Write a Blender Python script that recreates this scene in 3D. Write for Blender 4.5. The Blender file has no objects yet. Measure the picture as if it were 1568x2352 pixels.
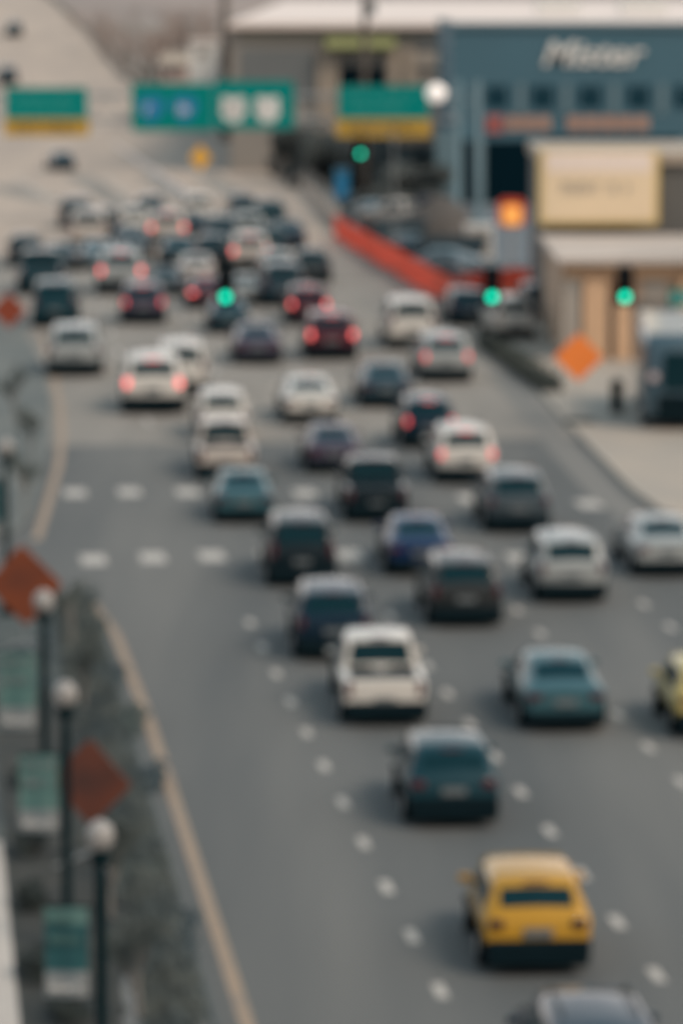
import bpy, bmesh, math, random
from mathutils import Vector, Matrix
random.seed(7)
rad = math.radians
S = bpy.context.scene
C = S.collection

# ------------------------------------------------------------------ camera
CAM_H, FPX, CX, CY, HOR = 16.7, 8700.0, 784.0, 1176.0, -50.0     # units of a 1568 px wide picture
PITCH = math.atan((CY - HOR) / FPX)
cd = bpy.data.cameras.new("camera")
cam = bpy.data.objects.new("camera", cd); C.objects.link(cam)
cam.location = (0, 0, CAM_H); cam.rotation_euler = (math.pi / 2 - PITCH, 0, 0)
cd.sensor_fit = 'HORIZONTAL'; cd.sensor_width = 24.0
cd.lens = FPX / 1568.0 * 24.0
cd.clip_start = 0.1; cd.clip_end = 12000
cd.dof.use_dof = True; cd.dof.focus_distance = 9.5; cd.dof.aperture_fstop = 2.9
S.camera = cam

# ------------------------------------------------------------------ light
SUN_EL, SUN_AZ = rad(46), rad(128)         # azimuth clockwise from +Y (straight ahead): sun to the right, a little behind
w = bpy.data.worlds.new("World"); S.world = w; w.use_nodes = True
nt = w.node_tree; bg = nt.nodes['Background']
sky = nt.nodes.new('ShaderNodeTexSky'); sky.sky_type = 'NISHITA'; sky.sun_disc = False
sky.sun_elevation = SUN_EL; sky.sun_rotation = SUN_AZ
sky.air_density = 1.0; sky.dust_density = 6.0; sky.ozone_density = 1.0
# thin bright cloud over the clear sky: warm towards the horizon, cool overhead
tcw = nt.nodes.new('ShaderNodeTexCoord'); sep = nt.nodes.new('ShaderNodeSeparateXYZ'); nt.links.new(tcw.outputs['Generated'], sep.inputs[0])
cr = nt.nodes.new('ShaderNodeValToRGB'); cr.color_ramp.elements[0].position = 0.0; cr.color_ramp.elements[1].position = 0.75
cr.color_ramp.elements[0].color = (1.0, 0.90, 0.83, 1); cr.color_ramp.elements[1].color = (0.26, 0.42, 0.50, 1)
nt.links.new(sep.outputs['Z'], cr.inputs[0])
sc_ = nt.nodes.new('ShaderNodeVectorMath'); sc_.operation = 'SCALE'; sc_.inputs['Scale'].default_value = 8.0; nt.links.new(cr.outputs[0], sc_.inputs[0])
cn = nt.nodes.new('ShaderNodeTexNoise'); cn.inputs['Scale'].default_value = 2.5; cn.inputs['Detail'].default_value = 6; nt.links.new(tcw.outputs['Generated'], cn.inputs['Vector'])
cm_ = nt.nodes.new('ShaderNodeMapRange'); cm_.inputs[1].default_value = .35; cm_.inputs[2].default_value = .6; cm_.inputs[3].default_value = .6; cm_.inputs[4].default_value = .92; nt.links.new(cn.outputs['Fac'], cm_.inputs[0])
mx = nt.nodes.new('ShaderNodeMix'); mx.data_type = 'RGBA'; nt.links.new(cm_.outputs[0], mx.inputs[0]); nt.links.new(sky.outputs[0], mx.inputs[6]); nt.links.new(sc_.outputs[0], mx.inputs[7])
fy = nt.nodes.new('ShaderNodeMapRange'); fy.inputs[1].default_value = -1; fy.inputs[2].default_value = 1; fy.inputs[3].default_value = .62; fy.inputs[4].default_value = 1.75; nt.links.new(sep.outputs['Y'], fy.inputs[0])
s2_ = nt.nodes.new('ShaderNodeVectorMath'); s2_.operation = 'SCALE'; nt.links.new(sc_.outputs[0], s2_.inputs[0]); nt.links.new(fy.outputs[0], s2_.inputs['Scale'])   # cloud brightness shaped by direction: lights car roofs, dims reflections in the rears
nt.links.new(s2_.outputs[0], mx.inputs[7])
nt.links.new(mx.outputs[2], bg.inputs[0]); bg.inputs[1].default_value = 0.10
sl = bpy.data.lights.new("sun", 'SUN'); sl.energy = 1.85; sl.angle = rad(24); sl.color = (1.0, 0.82, 0.66)
so = bpy.data.objects.new("sun", sl); C.objects.link(so)
sd = Vector((math.sin(SUN_AZ) * math.cos(SUN_EL), math.cos(SUN_AZ) * math.cos(SUN_EL), math.sin(SUN_EL)))
so.rotation_euler = sd.to_track_quat('Z', 'Y').to_euler(); so.location = (60, 60, 120)
vs = S.view_settings
S.display_settings.display_device = 'sRGB'
vs.view_transform = 'Standard'; vs.look = 'None'; vs.exposure = 0.42; vs.gamma = 1.0

# ------------------------------------------------------------------ coordinates
CP, SP = math.cos(PITCH), math.sin(PITCH)
def ray(px, py):
    dx, dy = (px - CX) / FPX, (CY - py) / FPX
    return Vector((dx, CP + dy * SP, -SP + dy * CP))
def G(px, py, z=0.0):                       # ground point seen at a picture position
    r = ray(px, py); k = (z - CAM_H) / r.z
    return Vector((r.x * k, r.y * k, z))
def P(px, py, Y):                           # point at depth Y
    r = ray(px, py); k = Y / r.y
    return Vector((r.x * k, Y, CAM_H + r.z * k))
VD = ray(-190, HOR); DIRV = Vector((VD.x, VD.y, 0)).normalized(); RGT = Vector((DIRV.y, -DIRV.x, 0))
HEAD = math.atan2(-DIRV.x, DIRV.y)          # rotation about z that turns +Y to the road
def R(s, t, z=0.0): return DIRV * s + RGT * t + Vector((0, 0, z))
def ST(v): return v.dot(DIRV), v.dot(RGT)
def tk(k): return ST(G(-190 + k * 1650, 1600))[1]

# ------------------------------------------------------------------ materials
MATS = {}
def mat(name, col, rough=0.6, metal=0.0, coat=0.0, var=0.12, scale=3.0, emit=None, estr=0.0, spec=0.5, stretch=None, col2=None, detail=5.0, bump=0.0, alpha=1.0, trans=0.0):
    if name in MATS: return MATS[name]
    m = bpy.data.materials.new(name); m.use_nodes = True
    n = m.node_tree; b = n.nodes['Principled BSDF']
    b.inputs['Roughness'].default_value = rough; b.inputs['Metallic'].default_value = metal
    b.inputs['Specular IOR Level'].default_value = spec
    if coat: b.inputs['Coat Weight'].default_value = coat; b.inputs['Coat Roughness'].default_value = 0.06
    if trans: b.inputs['Transmission Weight'].default_value = trans
    c2 = col2 if col2 else tuple(max(0, c * (1 - var)) for c in col)
    tc = n.nodes.new('ShaderNodeTexCoord'); no = n.nodes.new('ShaderNodeTexNoise')
    no.inputs['Scale'].default_value = scale; no.inputs['Detail'].default_value = detail
    src = tc.outputs['Object']
    if stretch:
        mp = n.nodes.new('ShaderNodeMapping'); mp.inputs['Scale'].default_value = stretch
        mp.inputs['Rotation'].default_value = (0, 0, -HEAD)
        n.links.new(src, mp.inputs['Vector']); src = mp.outputs['Vector']
    n.links.new(src, no.inputs['Vector'])
    rp = n.nodes.new('ShaderNodeValToRGB'); rp.color_ramp.elements[0].position = 0.3; rp.color_ramp.elements[1].position = 0.7
    rp.color_ramp.elements[0].color = (*c2, 1); rp.color_ramp.elements[1].color = (*col, 1)
    n.links.new(no.outputs['Fac'], rp.inputs['Fac']); n.links.new(rp.outputs['Color'], b.inputs['Base Color'])
    if bump:
        bp = n.nodes.new('ShaderNodeBump'); bp.inputs['Strength'].default_value = bump; bp.inputs['Distance'].default_value = 0.02
        n2 = n.nodes.new('ShaderNodeTexNoise'); n2.inputs['Scale'].default_value = 60
        n.links.new(tc.outputs['Object'], n2.inputs['Vector']); n.links.new(n2.outputs['Fac'], bp.inputs['Height']); n.links.new(bp.outputs['Normal'], b.inputs['Normal'])
    if emit:
        b.inputs['Emission Color'].default_value = (*emit, 1); b.inputs['Emission Strength'].default_value = estr
    MATS[name] = m; return m

def paint(name, col, metal=0.15):
    m = mat("paint " + name, col, 0.45, metal * .5, 1.0, 0.06, 1.5, spec=0.12)
    b = m.node_tree.nodes['Principled BSDF']; b.inputs['Coat IOR'].default_value = 1.27; b.inputs['Coat Roughness'].default_value = 0.08
    return m
M_asph = mat("asphalt", (0.136, 0.135, 0.128), 0.85, var=0.0, col2=(0.066, 0.073, 0.076), scale=1.0, stretch=(0.28, 0.022, 1), detail=3, bump=0.3)
M_asph2 = mat("old pale asphalt", (0.265, 0.24, 0.212), 0.85, col2=(0.18, 0.168, 0.152), scale=1.0, stretch=(0.3, 0.03, 1), bump=0.3)
M_conc = mat("concrete road", (0.42, 0.34, 0.28), 0.85, col2=(0.32, 0.265, 0.225), scale=1.0, stretch=(0.25, 0.02, 1))
M_walk = mat("pavement concrete", (0.385, 0.325, 0.27), 0.85, col2=(0.31, 0.28, 0.245), scale=0.35)
M_lot = mat("lot gravel", (0.13, 0.15, 0.165), 0.9, col2=(0.10, 0.12, 0.14), scale=0.2)
M_soil = mat("planting soil", (0.036, 0.036, 0.031), 0.95, col2=(0.012, 0.018, 0.019), scale=0.8)
M_verge = mat("shaded verge grass", (0.078, 0.092, 0.086), 0.95, col2=(0.022, 0.036, 0.045), scale=0.9)  # building shade over the lower left is put into this dark bluish colour
M_ground = mat("ground earth", (0.27, 0.24, 0.21), 0.95, col2=(0.19, 0.175, 0.16), scale=0.05)
M_line = mat("white road paint", (0.46, 0.43, 0.39), 0.7, col2=(0.34, 0.32, 0.30), scale=4)
M_yel = mat("yellow road paint", (0.32, 0.225, 0.15), 0.7, col2=(0.24, 0.185, 0.14), scale=2)
M_kerb = mat("kerb stone", (0.36, 0.33, 0.29), 0.85, scale=1)
M_tyre = mat("tyre rubber", (0.003, 0.010, 0.014), 0.9, spec=0.05)  # teal cast of deep shadow put into the rubber, trim and glass colours
M_trim = mat("black trim", (0.003, 0.012, 0.017), 0.7, spec=0.08)
M_rim = mat("alloy rim", (0.35, 0.36, 0.37), 0.35, 0.8)
M_glass = mat("car glass", (0.003, 0.026, 0.036), 0.16, 0.0, 0.0, 0.05, spec=0.15)
M_plate = mat("number plate", (0.13, 0.15, 0.16), 0.5)
M_lens = mat("red lens", (0.075, 0.012, 0.02), 0.3)
M_lensd = mat("dark lens", (0.05, 0.015, 0.012), 0.2, coat=0.5)
M_lit = mat("lit brake lamp", (0.5, 0.05, 0.05), 0.2, emit=(1.0, 0.13, 0.13), estr=0.8)
M_lit2 = mat("bright brake lamp", (0.5, 0.05, 0.05), 0.2, emit=(1.0, 0.17, 0.16), estr=1.7)
M_head = mat("headlamp glass", (0.6, 0.62, 0.62), 0.1)
M_steel = mat("galvanised steel", (0.34, 0.36, 0.37), 0.5, 0.4)
M_dark = mat("dark green painted iron", (0.002, 0.014, 0.018), 0.7, spec=0.06)
M_globe = mat("opal lamp globe", (0.31, 0.30, 0.29), 0.35)
M_green = mat("sign green", (0.0, 0.235, 0.215), 0.7, spec=0.08)
M_blue = mat("sign blue", (0.01, 0.20, 0.42), 0.5)
M_white = mat("sign white", (0.72, 0.72, 0.70), 0.5)
M_signy = mat("sign yellow", (0.50, 0.31, 0.045), 0.5)
M_black = mat("sign black", (0.02, 0.02, 0.018), 0.6)
M_orange = mat("sign orange", (0.95, 0.25, 0.045), 0.6, var=0.05)
M_orfab = mat("orange sign fabric", (0.20, 0.052, 0.025), 0.8, col2=(0.085, 0.034, 0.026), scale=0.9, detail=1)  # dark for an orange: shade on the left sign is in its colour
M_mesh = mat("orange safety mesh", (0.95, 0.25, 0.16), 0.8, var=0.25)
_n = M_mesh.node_tree; _t = _n.nodes.new('ShaderNodeBsdfTranslucent'); _t.inputs[0].default_value = (.95, .28, .18, 1); _m = _n.nodes.new('ShaderNodeMixShader'); _m.inputs[0].default_value = .5
_n.links.new(_n.nodes['Principled BSDF'].outputs[0], _m.inputs[1]); _n.links.new(_t.outputs[0], _m.inputs[2]); _n.links.new(_m.outputs[0], _n.nodes['Material Output'].inputs[0])
M_banner_t = mat("teal banner cloth", (0.012, 0.085, 0.095), 0.8, col2=(0.008, 0.06, 0.072), scale=2)
M_banner_l = mat("pale teal banner cloth", (0.10, 0.19, 0.18), 0.8, col2=(0.06, 0.15, 0.145), scale=3)
M_banner_w = mat("white banner cloth", (0.23, 0.245, 0.25), 0.8, col2=(0.15, 0.185, 0.205), scale=3)  # lower-left shade is put into these dim banner colours
M_bldg = mat("slate blue cladding", (0.056, 0.138, 0.185), 0.7, var=0.1, scale=0.15)
M_bldg2 = mat("pale blue cladding", (0.115, 0.19, 0.225), 0.7, var=0.08, scale=0.2)
M_win = mat("window glass", (0.002, 0.03, 0.048), 0.3, spec=0.12)
M_void = mat("painted dark interior", (0.001, 0.012, 0.02), 0.9, spec=0.05)
M_roof = mat("white roof membrane", (0.72, 0.62, 0.57), 0.8, var=0.06, scale=0.05)
M_greyw = mat("grey stucco", (0.27, 0.255, 0.235), 0.85, scale=0.2)
M_beige = mat("beige stucco", (0.40, 0.34, 0.28), 0.85, scale=0.2)
M_greyd = mat("dark grey panel", (0.15, 0.165, 0.17), 0.8, scale=0.2)
M_tan = mat("tan brick", (0.50, 0.35, 0.25), 0.85, col2=(0.40, 0.29, 0.21), scale=0.6)
M_tanl = mat("light tan stucco", (0.62, 0.41, 0.26), 0.85, scale=0.5)
M_palew = mat("pale render", (0.37, 0.34, 0.305), 0.85, scale=0.5)
M_dgrey = mat("charcoal wall", (0.13, 0.13, 0.125), 0.85, scale=0.5)
M_cream = mat("cream billboard", (0.80, 0.64, 0.44), 0.6, var=0.08, scale=0.3)
M_bfr = mat("yellow billboard frame", (0.62, 0.46, 0.17), 0.6)
M_grtxt = mat("grey lettering", (0.32, 0.30, 0.28), 0.7)
M_bark = mat("grey bark", (0.10, 0.085, 0.072), 0.9, scale=4)
M_twig = mat("brown bare twigs", (0.34, 0.265, 0.23), 0.9, col2=(0.25, 0.20, 0.18), scale=0.3)
M_leafd = mat("dark evergreen leaves", (0.085, 0.098, 0.096), 0.8, col2=(0.05, 0.064, 0.068), scale=0.6)
M_leafg = mat("grey green leaves", (0.062, 0.085, 0.08), 0.8, col2=(0.03, 0.05, 0.056), scale=1.2)
M_hedge = mat("hedge leaves", (0.045, 0.055, 0.048), 0.8, col2=(0.025, 0.034, 0.032), scale=1)
M_dirt = mat("heaped dark soil", (0.085, 0.075, 0.068), 0.95, scale=0.5)
M_sgreen = mat("lit green signal lens", (0.0, 0.3, 0.2), 0.3, emit=(0.0, 1.0, 0.60), estr=1.9)
M_sred = mat("unlit red signal lens", (0.035, 0.006, 0.006), 0.3)
M_samb = mat("unlit amber signal lens", (0.035, 0.02, 0.004), 0.3)
M_bus = mat("slate coach paint", (0.045, 0.095, 0.13), 0.35, 0.1, 0.6)
M_busp = mat("pale coach paint", (0.45, 0.48, 0.48), 0.35, 0.1, 0.6)
M_toilet = mat("blue plastic cabin", (0.016, 0.11, 0.19), 0.5)
M_ornlit = mat("glowing orange sign panel", (0.8, 0.35, 0.08), 0.5, emit=(1.0, 0.42, 0.10), estr=0.4)
M_redrim = mat("red sign rim", (0.62, 0.07, 0.03), 0.5)
M_lime = mat("lime awning cloth", (0.25, 0.27, 0.12), 0.8)
M_limeband = mat("pink brick band", (0.42, 0.26, 0.20), 0.8, scale=2)

# ------------------------------------------------------------------ mesh helpers
def obj(name, bm, m, parent=None, smooth=False, loc=None):
    me = bpy.data.meshes.new(name); bm.normal_update(); bm.to_mesh(me); bm.free()
    if smooth:
        for p in me.polygons: p.use_smooth = True
    for mm in (m if isinstance(m, (list, tuple)) else [m]): me.materials.append(mm)
    o = bpy.data.objects.new(name, me); C.objects.link(o)
    if parent: o.parent = parent
    if loc is not None: o.location = loc
    return o
def thing(name, label, cat, loc=(0, 0, 0), rz=0.0, group=None):
    o = bpy.data.objects.new(name, None); C.objects.link(o); o.empty_display_size = 0.3
    o.location = loc; o.rotation_euler = (0, 0, rz)
    o['label'] = label; o['category'] = cat
    if group: o['group'] = group
    return o
def tag(o, label, cat, group=None):
    o['label'] = label; o['category'] = cat
    if group: o['group'] = group
    return o
def struct(o): o['kind'] = 'structure'; return o
def box(bm, cx, cy, cz, sx, sy, sz, bev=0.0, rz=0.0, mi=0):
    r = bmesh.ops.create_cube(bm, size=1.0)
    vs_ = r['verts']
    bmesh.ops.scale(bm, vec=(sx, sy, sz), verts=vs_)
    if bev:
        es = list({e for v in vs_ for e in v.link_edges})
        rr = bmesh.ops.bevel(bm, geom=es, offset=min(bev, 0.45 * min(sx, sy, sz)), segments=2, affect='EDGES', profile=0.6)
        vs_ = list({v for f in rr['faces'] for v in f.verts} | {v for v in vs_ if v.is_valid})
    if rz: bmesh.ops.rotate(bm, cent=(0, 0, 0), matrix=Matrix.Rotation(rz, 3, 'Z'), verts=vs_)
    bmesh.ops.translate(bm, vec=(cx, cy, cz), verts=vs_)
    if mi:
        for f in {f for v in vs_ for f in v.link_faces}: f.material_index = mi
def tube(bm, pts, radii, seg=8, cap=True):
    rings = []; n = len(pts); pts = [Vector(p) for p in pts]
    for i, p in enumerate(pts):
        d = (pts[min(i + 1, n - 1)] - pts[max(i - 1, 0)]).normalized()
        a = d.orthogonal().normalized() if abs(d.z) < 0.95 else Vector((1, 0, 0))
        a = (a - d * a.dot(d)).normalized(); b = d.cross(a)
        rings.append([bm.verts.new(p + (a * math.cos(2 * math.pi * k / seg) + b * math.sin(2 * math.pi * k / seg)) * radii[i]) for k in range(seg)])
    for i in range(n - 1):
        for k in range(seg):
            bm.faces.new((rings[i][k], rings[i][(k + 1) % seg], rings[i + 1][(k + 1) % seg], rings[i + 1][k]))
    if cap:
        bm.faces.new(rings[0][::-1]); bm.faces.new(rings[-1])
def lathe(bm, prof, seg=20, c=(0, 0, 0)):
    tube(bm, [(c[0], c[1], c[2] + z) for r, z in prof], [max(r, 1e-3) for r, z in prof], seg)
def cyl_x(bm, cx, cy, cz, r, wd, seg=20):
    tube(bm, [(cx - wd / 2, cy, cz), (cx - wd * .3, cy, cz), (cx + wd * .3, cy, cz), (cx + wd / 2, cy, cz)], [r * .93, r, r, r * .93], seg)
def sheet(bm, pts, z=None):
    bm.faces.new([bm.verts.new((p[0], p[1], p[2] if z is None else z)) for p in pts])
def prism(bm, pts, z0, z1):                  # polygon (counter-clockwise) raised from z0 to z1
    lo = [bm.verts.new((p[0], p[1], z0)) for p in pts]; hi = [bm.verts.new((p[0], p[1], z1)) for p in pts]
    bm.faces.new(hi); bm.faces.new(lo[::-1])
    for i in range(len(pts)):
        j = (i + 1) % len(pts); bm.faces.new((lo[i], lo[j], hi[j], hi[i]))
    bmesh.ops.recalc_face_normals(bm, faces=bm.faces[:])
def plate(bm, pts, y0, y1):                  # polygon in x,z given depth along y
    a = [bm.verts.new((p[0], y0, p[1])) for p in pts]; b = [bm.verts.new((p[0], y1, p[1])) for p in pts]
    bm.faces.new(a); bm.faces.new(b[::-1])
    for i in range(len(pts)):
        j = (i + 1) % len(pts); bm.faces.new((a[j], a[i], b[i], b[j]))
    bmesh.ops.recalc_face_normals(bm, faces=bm.faces[:])
def rrect(x0, z0, x1, z1, r, n=4):
    out = []
    for cx, cz, a0 in ((x1 - r, z0 + r, -90), (x1 - r, z1 - r, 0), (x0 + r, z1 - r, 90), (x0 + r, z0 + r, 180)):
        for i in range(n + 1):
            a = rad(a0 + 90 * i / n); out.append((cx + r * math.cos(a), cz + r * math.sin(a)))
    return out
def text_mesh(name, s, size, m, parent, loc, shear=0.0, extr=0.02, bold=0.0, width=None):
    cu = bpy.data.curves.new(name, 'FONT'); cu.body = s; cu.size = size; cu.extrude = extr; cu.shear = shear
    cu.align_x = 'CENTER'; cu.align_y = 'CENTER'; cu.offset = bold
    t = bpy.data.objects.new(name + "_tmp", cu); C.objects.link(t)
    bpy.context.view_layer.update()
    me = bpy.data.meshes.new_from_object(t.evaluated_get(bpy.context.evaluated_depsgraph_get()))
    bpy.data.objects.remove(t); bpy.data.curves.remove(cu)
    if width:
        xs = [v.co.x for v in me.vertices]; k = width / (max(xs) - min(xs))
        for v in me.vertices: v.co.x *= k
    for v in me.vertices: v.co = Vector((v.co.x, -v.co.z, v.co.y))
    me.materials.clear(); me.materials.append(m); me.name = name
    o = bpy.data.objects.new(name, me); C.objects.link(o); o.parent = parent; o.location = loc
    return o
def scribble(bm, x0, x1, z0, z1, y, rnd, dens=0.7):   # unreadable lettering: raised strokes
    h = z1 - z0; x = x0
    while x < x1 - h * 0.5:
        wd = h * rnd.uniform(.42, .62)
        if rnd.random() < .12: x += wd; continue
        st = h * .17
        box(bm, x + st / 2, y, (z0 + z1) / 2, st, .012, h)
        k = rnd.random()
        if k < dens: box(bm, x + wd / 2, y - .003, z1 - st / 2 if rnd.random() < .5 else (z0 + z1) / 2, wd, .012, st)
        if k > .4: box(bm, x + wd - st / 2, y, (z0 + z1) / 2 - h * .1 * rnd.random(), st, .012, h * .78)
        x += wd + h * .17

# ------------------------------------------------------------------ ground and roads
bm = bmesh.new(); sheet(bm, [(-5000, -800), (5000, -800), (5000, 9000), (-5000, 9000)], -0.02)
struct(obj('ground', bm, M_ground))
t0, t1, t2, t3, t4 = tk(.315), tk(.51) + .1, tk(.738) + .05, tk(.95), tk(1.16)
tR = tk(1.40)
bm = bmesh.new()                               # near road and the crossing
sheet(bm, [R(25, 1.5), R(25, 34), R(136, 60), R(136, -45), R(104, -45), R(100, 1.5)], 0.0)
struct(obj('road', bm, M_asph))
bm = bmesh.new(); sheet(bm, [R(136, -60), R(136, 32), R(200, 31), R(232, 30), R(232, -60)], 0.0)
struct(obj('avenue_road', bm, M_asph2))
# highway beyond, rising and curving left: right edge through picture points with depths
edge = [(G(790, 515), 0.0)]
edge = [(P(790, 0, 252).xy, 0.0), (P(750, 0, 275).xy, 0.0), (P(672, 0, 330).xy, 0.0), (P(600, 0, 378).xy, 0.25), (P(470, 0, 420).xy, 1.6), (P(370, 0, 450).xy, 2.8), (P(290, 0, 482).xy, 4.2), (P(205, 0, 560).xy, 9.2), (P(125, 0, 650).xy, 13.4), (P(20, 0, 780).xy, 18.0), (P(-200, 0, 950).xy, 20.0)]
def hw_z(Y):
    for (a, za), (b, zb) in zip(edge, edge[1:]):
        if Y <= b[1]: return za + (zb - za) * max(0, (Y - a[1])) / (b[1] - a[1])
    return edge[-1][1]
fine = []
for (a, za), (b, zb) in zip(edge, edge[1:]):
    for k in range(8):
        f = k / 8; fine.append((a.lerp(b, f), za + (zb - za) * f))
fine = fine[:1] + [((fine[i - 1][0] + fine[i][0] * 2 + fine[i + 1][0]) / 4, (fine[i - 1][1] + 2 * fine[i][1] + fine[i + 1][1]) / 4) for i in range(1, len(fine) - 1)] + fine[-1:]
bm = bmesh.new(); prev = None
for p, z in fine:
    wdt = 75
    row = [bm.verts.new((p.x - wdt * (1 - u), p.y - 14 * (1 - u) * min(1, z / 5), z + .0)) for u in [i / 6 for i in range(7)]] + [bm.verts.new((p.x + .01, p.y, -0.3))]
    if prev:
        for i in range(7): bm.faces.new((prev[i], prev[i + 1], row[i + 1], row[i]))
    prev = row
r0 = [bm.verts.new(R(232, t, 0.0)) for t in (-60, 30)]
struct(obj('highway_road', bm, M_conc))
bm = bmesh.new(); q0, q1 = R(232, 30), R(232, -60)
sheet(bm, [q1, q0, (fine[0][0].x, fine[0][0].y, 0), (fine[0][0].x - 75, fine[0][0].y, 0)], 0.0)
struct(obj('highway_apron_road', bm, M_conc))

def ribbon(bm, pts, wd, z=0.004, taper=None):
    pts = [Vector((p[0], p[1], 0)) for p in pts]; L = []; Rr = []
    for i, p in enumerate(pts):
        d = (pts[min(i + 1, len(pts) - 1)] - pts[max(i - 1, 0)]).normalized(); n = Vector((d.y, -d.x, 0))
        L.append(bm.verts.new((*(p - n * wd / 2).xy, z))); Rr.append(bm.verts.new((*(p + n * wd / 2).xy, z)))
    for i in range(len(pts) - 1): bm.faces.new((L[i], Rr[i], Rr[i + 1], L[i + 1]))
# painted lines
bm = bmesh.new()
ribbon(bm, [R(30, t0), R(60, t0), R(84, t0 - .05), R(96, t0 - .2), R(103.5, t0 - .75)], 0.24)
ribbon(bm, [G(85, 1240), G(112, 1150), G(135, 1070), G(143, 1000), G(138, 930), G(120, 850), G(95, 760)], 0.26)
struct(obj('yellow_edge_line', bm, M_yel))
bm = bmesh.new()
for k, tl in ((0, t1), (1, t2), (2, t3), (3, t4)):
    s = 42.0 + k * .6
    while s < 100:
        a = R(s, tl); ribbon(bm, [R(s, tl), R(s + .95, tl)], 0.2); s += 3.66
    s = 142
    while s < 232:
        off = 0.012 * (s - 136)
        ribbon(bm, [R(s, tl + off), R(s + 2.6, tl + off)], 0.2); s += 9
struct(obj('lane_dashes', bm, M_line))
bm = bmesh.new()
for x, y in ((172, 1132), (297, 1130), (430, 1130), (700, 1133), (830, 1133), (1080, 1145), (1215, 1150), (1352, 1158),
             (215, 1286), (351, 1281), (486, 1277), (622, 1275), (803, 1275), (940, 1278), (1060, 1280), (1195, 1282), (1330, 1285), (1480, 1290)):
    c = G(x, y); cc = ST(c)
    sheet(bm, [R(cc[0] - .95, cc[1] - .36, .004), R(cc[0] - .95, cc[1] + .36, .004), R(cc[0] + .95, cc[1] + .36, .004), R(cc[0] + .95, cc[1] - .36, .004)])
struct(obj('crosswalk_markings', bm, M_line))
bm = bmesh.new()                                # gore stripes on the highway
for a, b in (((500, 515), (245, 322)), ((330, 470), (130, 330)), ((560, 470), (330, 322)), ((180, 500), (30, 400))):
    A, B = G(*a), G(*b); n = 7
    for i in range(n):
        p, q = A.lerp(B, i / n), A.lerp(B, (i + .6) / n); ribbon(bm, [p, q], .35, 0.006)
struct(obj('highway_lane_lines', bm, M_line))
# stained band across the highway joint
bm = bmesh.new(); ribbon(bm, [G(330, 390), G(450, 470), G(560, 540)], 2.4, 0.005)
ribbon(bm, [G(0, 425), G(110, 460)], 3.0, 0.005)
ribbon(bm, [G(60, 330), G(160, 390), G(300, 480)], 2.2, 0.005)
ribbon(bm, [G(400, 345), G(500, 420), G(620, 505)], 2.0, 0.005)
struct(obj('road_patch', bm, M_asph2))

# left verge, planting bed, path
tl1, tl2 = tk(.205) , tk(.097)
bm = bmesh.new()
arc = [R(98 + 5 * math.sin(a), t0 - .55 - 5 + 5 * math.cos(a)) for a in [rad(10 * i) for i in range(10)]]
prism(bm, [R(30, tl2 - 6), R(30, t0 - .55)] + arc + [R(103, tl2 - 6)], -0.01, 0.10)
struct(obj('verge', bm, M_verge))
bm = bmesh.new(); prism(bm, [R(30, t0 - .549), R(30, t0 - .40), R(98, t0 - .40), R(98, t0 - .549)], -0.005, 0.12)
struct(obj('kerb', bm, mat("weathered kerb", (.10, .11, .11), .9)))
bm = bmesh.new(); sheet(bm, [R(30, tl2 + .05, .105), R(30, tl1 + .55, .105), R(88, tl1 + .5, .105), R(88, tl2 + .05, .105)])
struct(obj('planting_bed_soil', bm, M_soil))
bm = bmesh.new()
for c, r_, sd_ in ((G(350, 2300), 1.2, 1), (G(385, 2390), 1.6, 3)):
    rn = random.Random(sd_); cs = ST(c)
    prev_z = .108 + sd_ * .001
    sheet(bm, [R(cs[0] + math.cos(a) * r_ * 2.2 * rn.uniform(.7, 1.2), min(cs[1] + math.sin(a) * r_ * .45 * rn.uniform(.7, 1.2), t0 - .6), prev_z) for a in [2 * math.pi * i / 14 for i in range(14)]])
struct(obj('bare_sandy_ground', bm, mat('bare trodden soil', (.21, .205, .195), .95, col2=(.12, .13, .135), scale=.9)))
bm = bmesh.new(); prism(bm, [R(30, tl2 - 4), R(30, tl2), R(72, tl2), R(72, tl2 - 4)], 0.0, 0.16)
struct(obj('footpath', bm, mat("pale path concrete", (0.46, 0.42, 0.385), 0.85)))
# left far verge
bm = bmesh.new()
prism(bm, [G(-260, 1235), G(30, 1232), G(70, 1190), G(100, 1090), G(115, 1000), G(118, 930), G(100, 850), G(55, 760), G(-60, 660), G(-260, 660)], -0.01, 0.10)
struct(obj('far_verge', bm, mat("far verge gravel", (0.14, 0.15, 0.142), 0.9, col2=(0.085, 0.10, 0.10), scale=.3)))
# right pavement with kerb
bm = bmesh.new()
kr = [(1630, 1250), (1460, 1130), (1372, 1040), (1300, 965), (1250, 905), (1195, 850), (1130, 785), (1085, 735), (1050, 700)]
pav = [G(*p) for p in kr]
prism(bm, [G(1900, 1250)] + pav + [G(1260, 640), G(1500, 640), G(1900, 700)], -0.01, 0.13)
struct(obj('pavement', bm, M_walk))
bm = bmesh.new()
for i in range(len(pav) - 1):
    a, b = pav[i], pav[i + 1]; d = (b - a).normalized(); n = Vector((-d.y, d.x, 0))
    q = [a + n * .003, a + n * .16, b + n * .16, b + n * .003]
    prism(bm, q, -0.005, 0.14)
struct(obj('kerb', bm, M_kerb))
# gutter band darker along the right kerb
bm = bmesh.new(); ribbon(bm, [G(p[0] - 60 * (p[1] + 50) / 1000, p[1] + 6) for p in kr[:6]], 1.1, 0.0045)
struct(obj('gutter', bm, mat("gutter tarmac", (0.17, 0.165, 0.155), .85)))
# works lot beyond the orange fence
bm = bmesh.new(); sheet(bm, [G(1060, 690), G(1330, 640), G(1330, 470), G(800, 450), G(770, 510)], 0.006)
struct(obj('works_lot', bm, M_lot))
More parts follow.
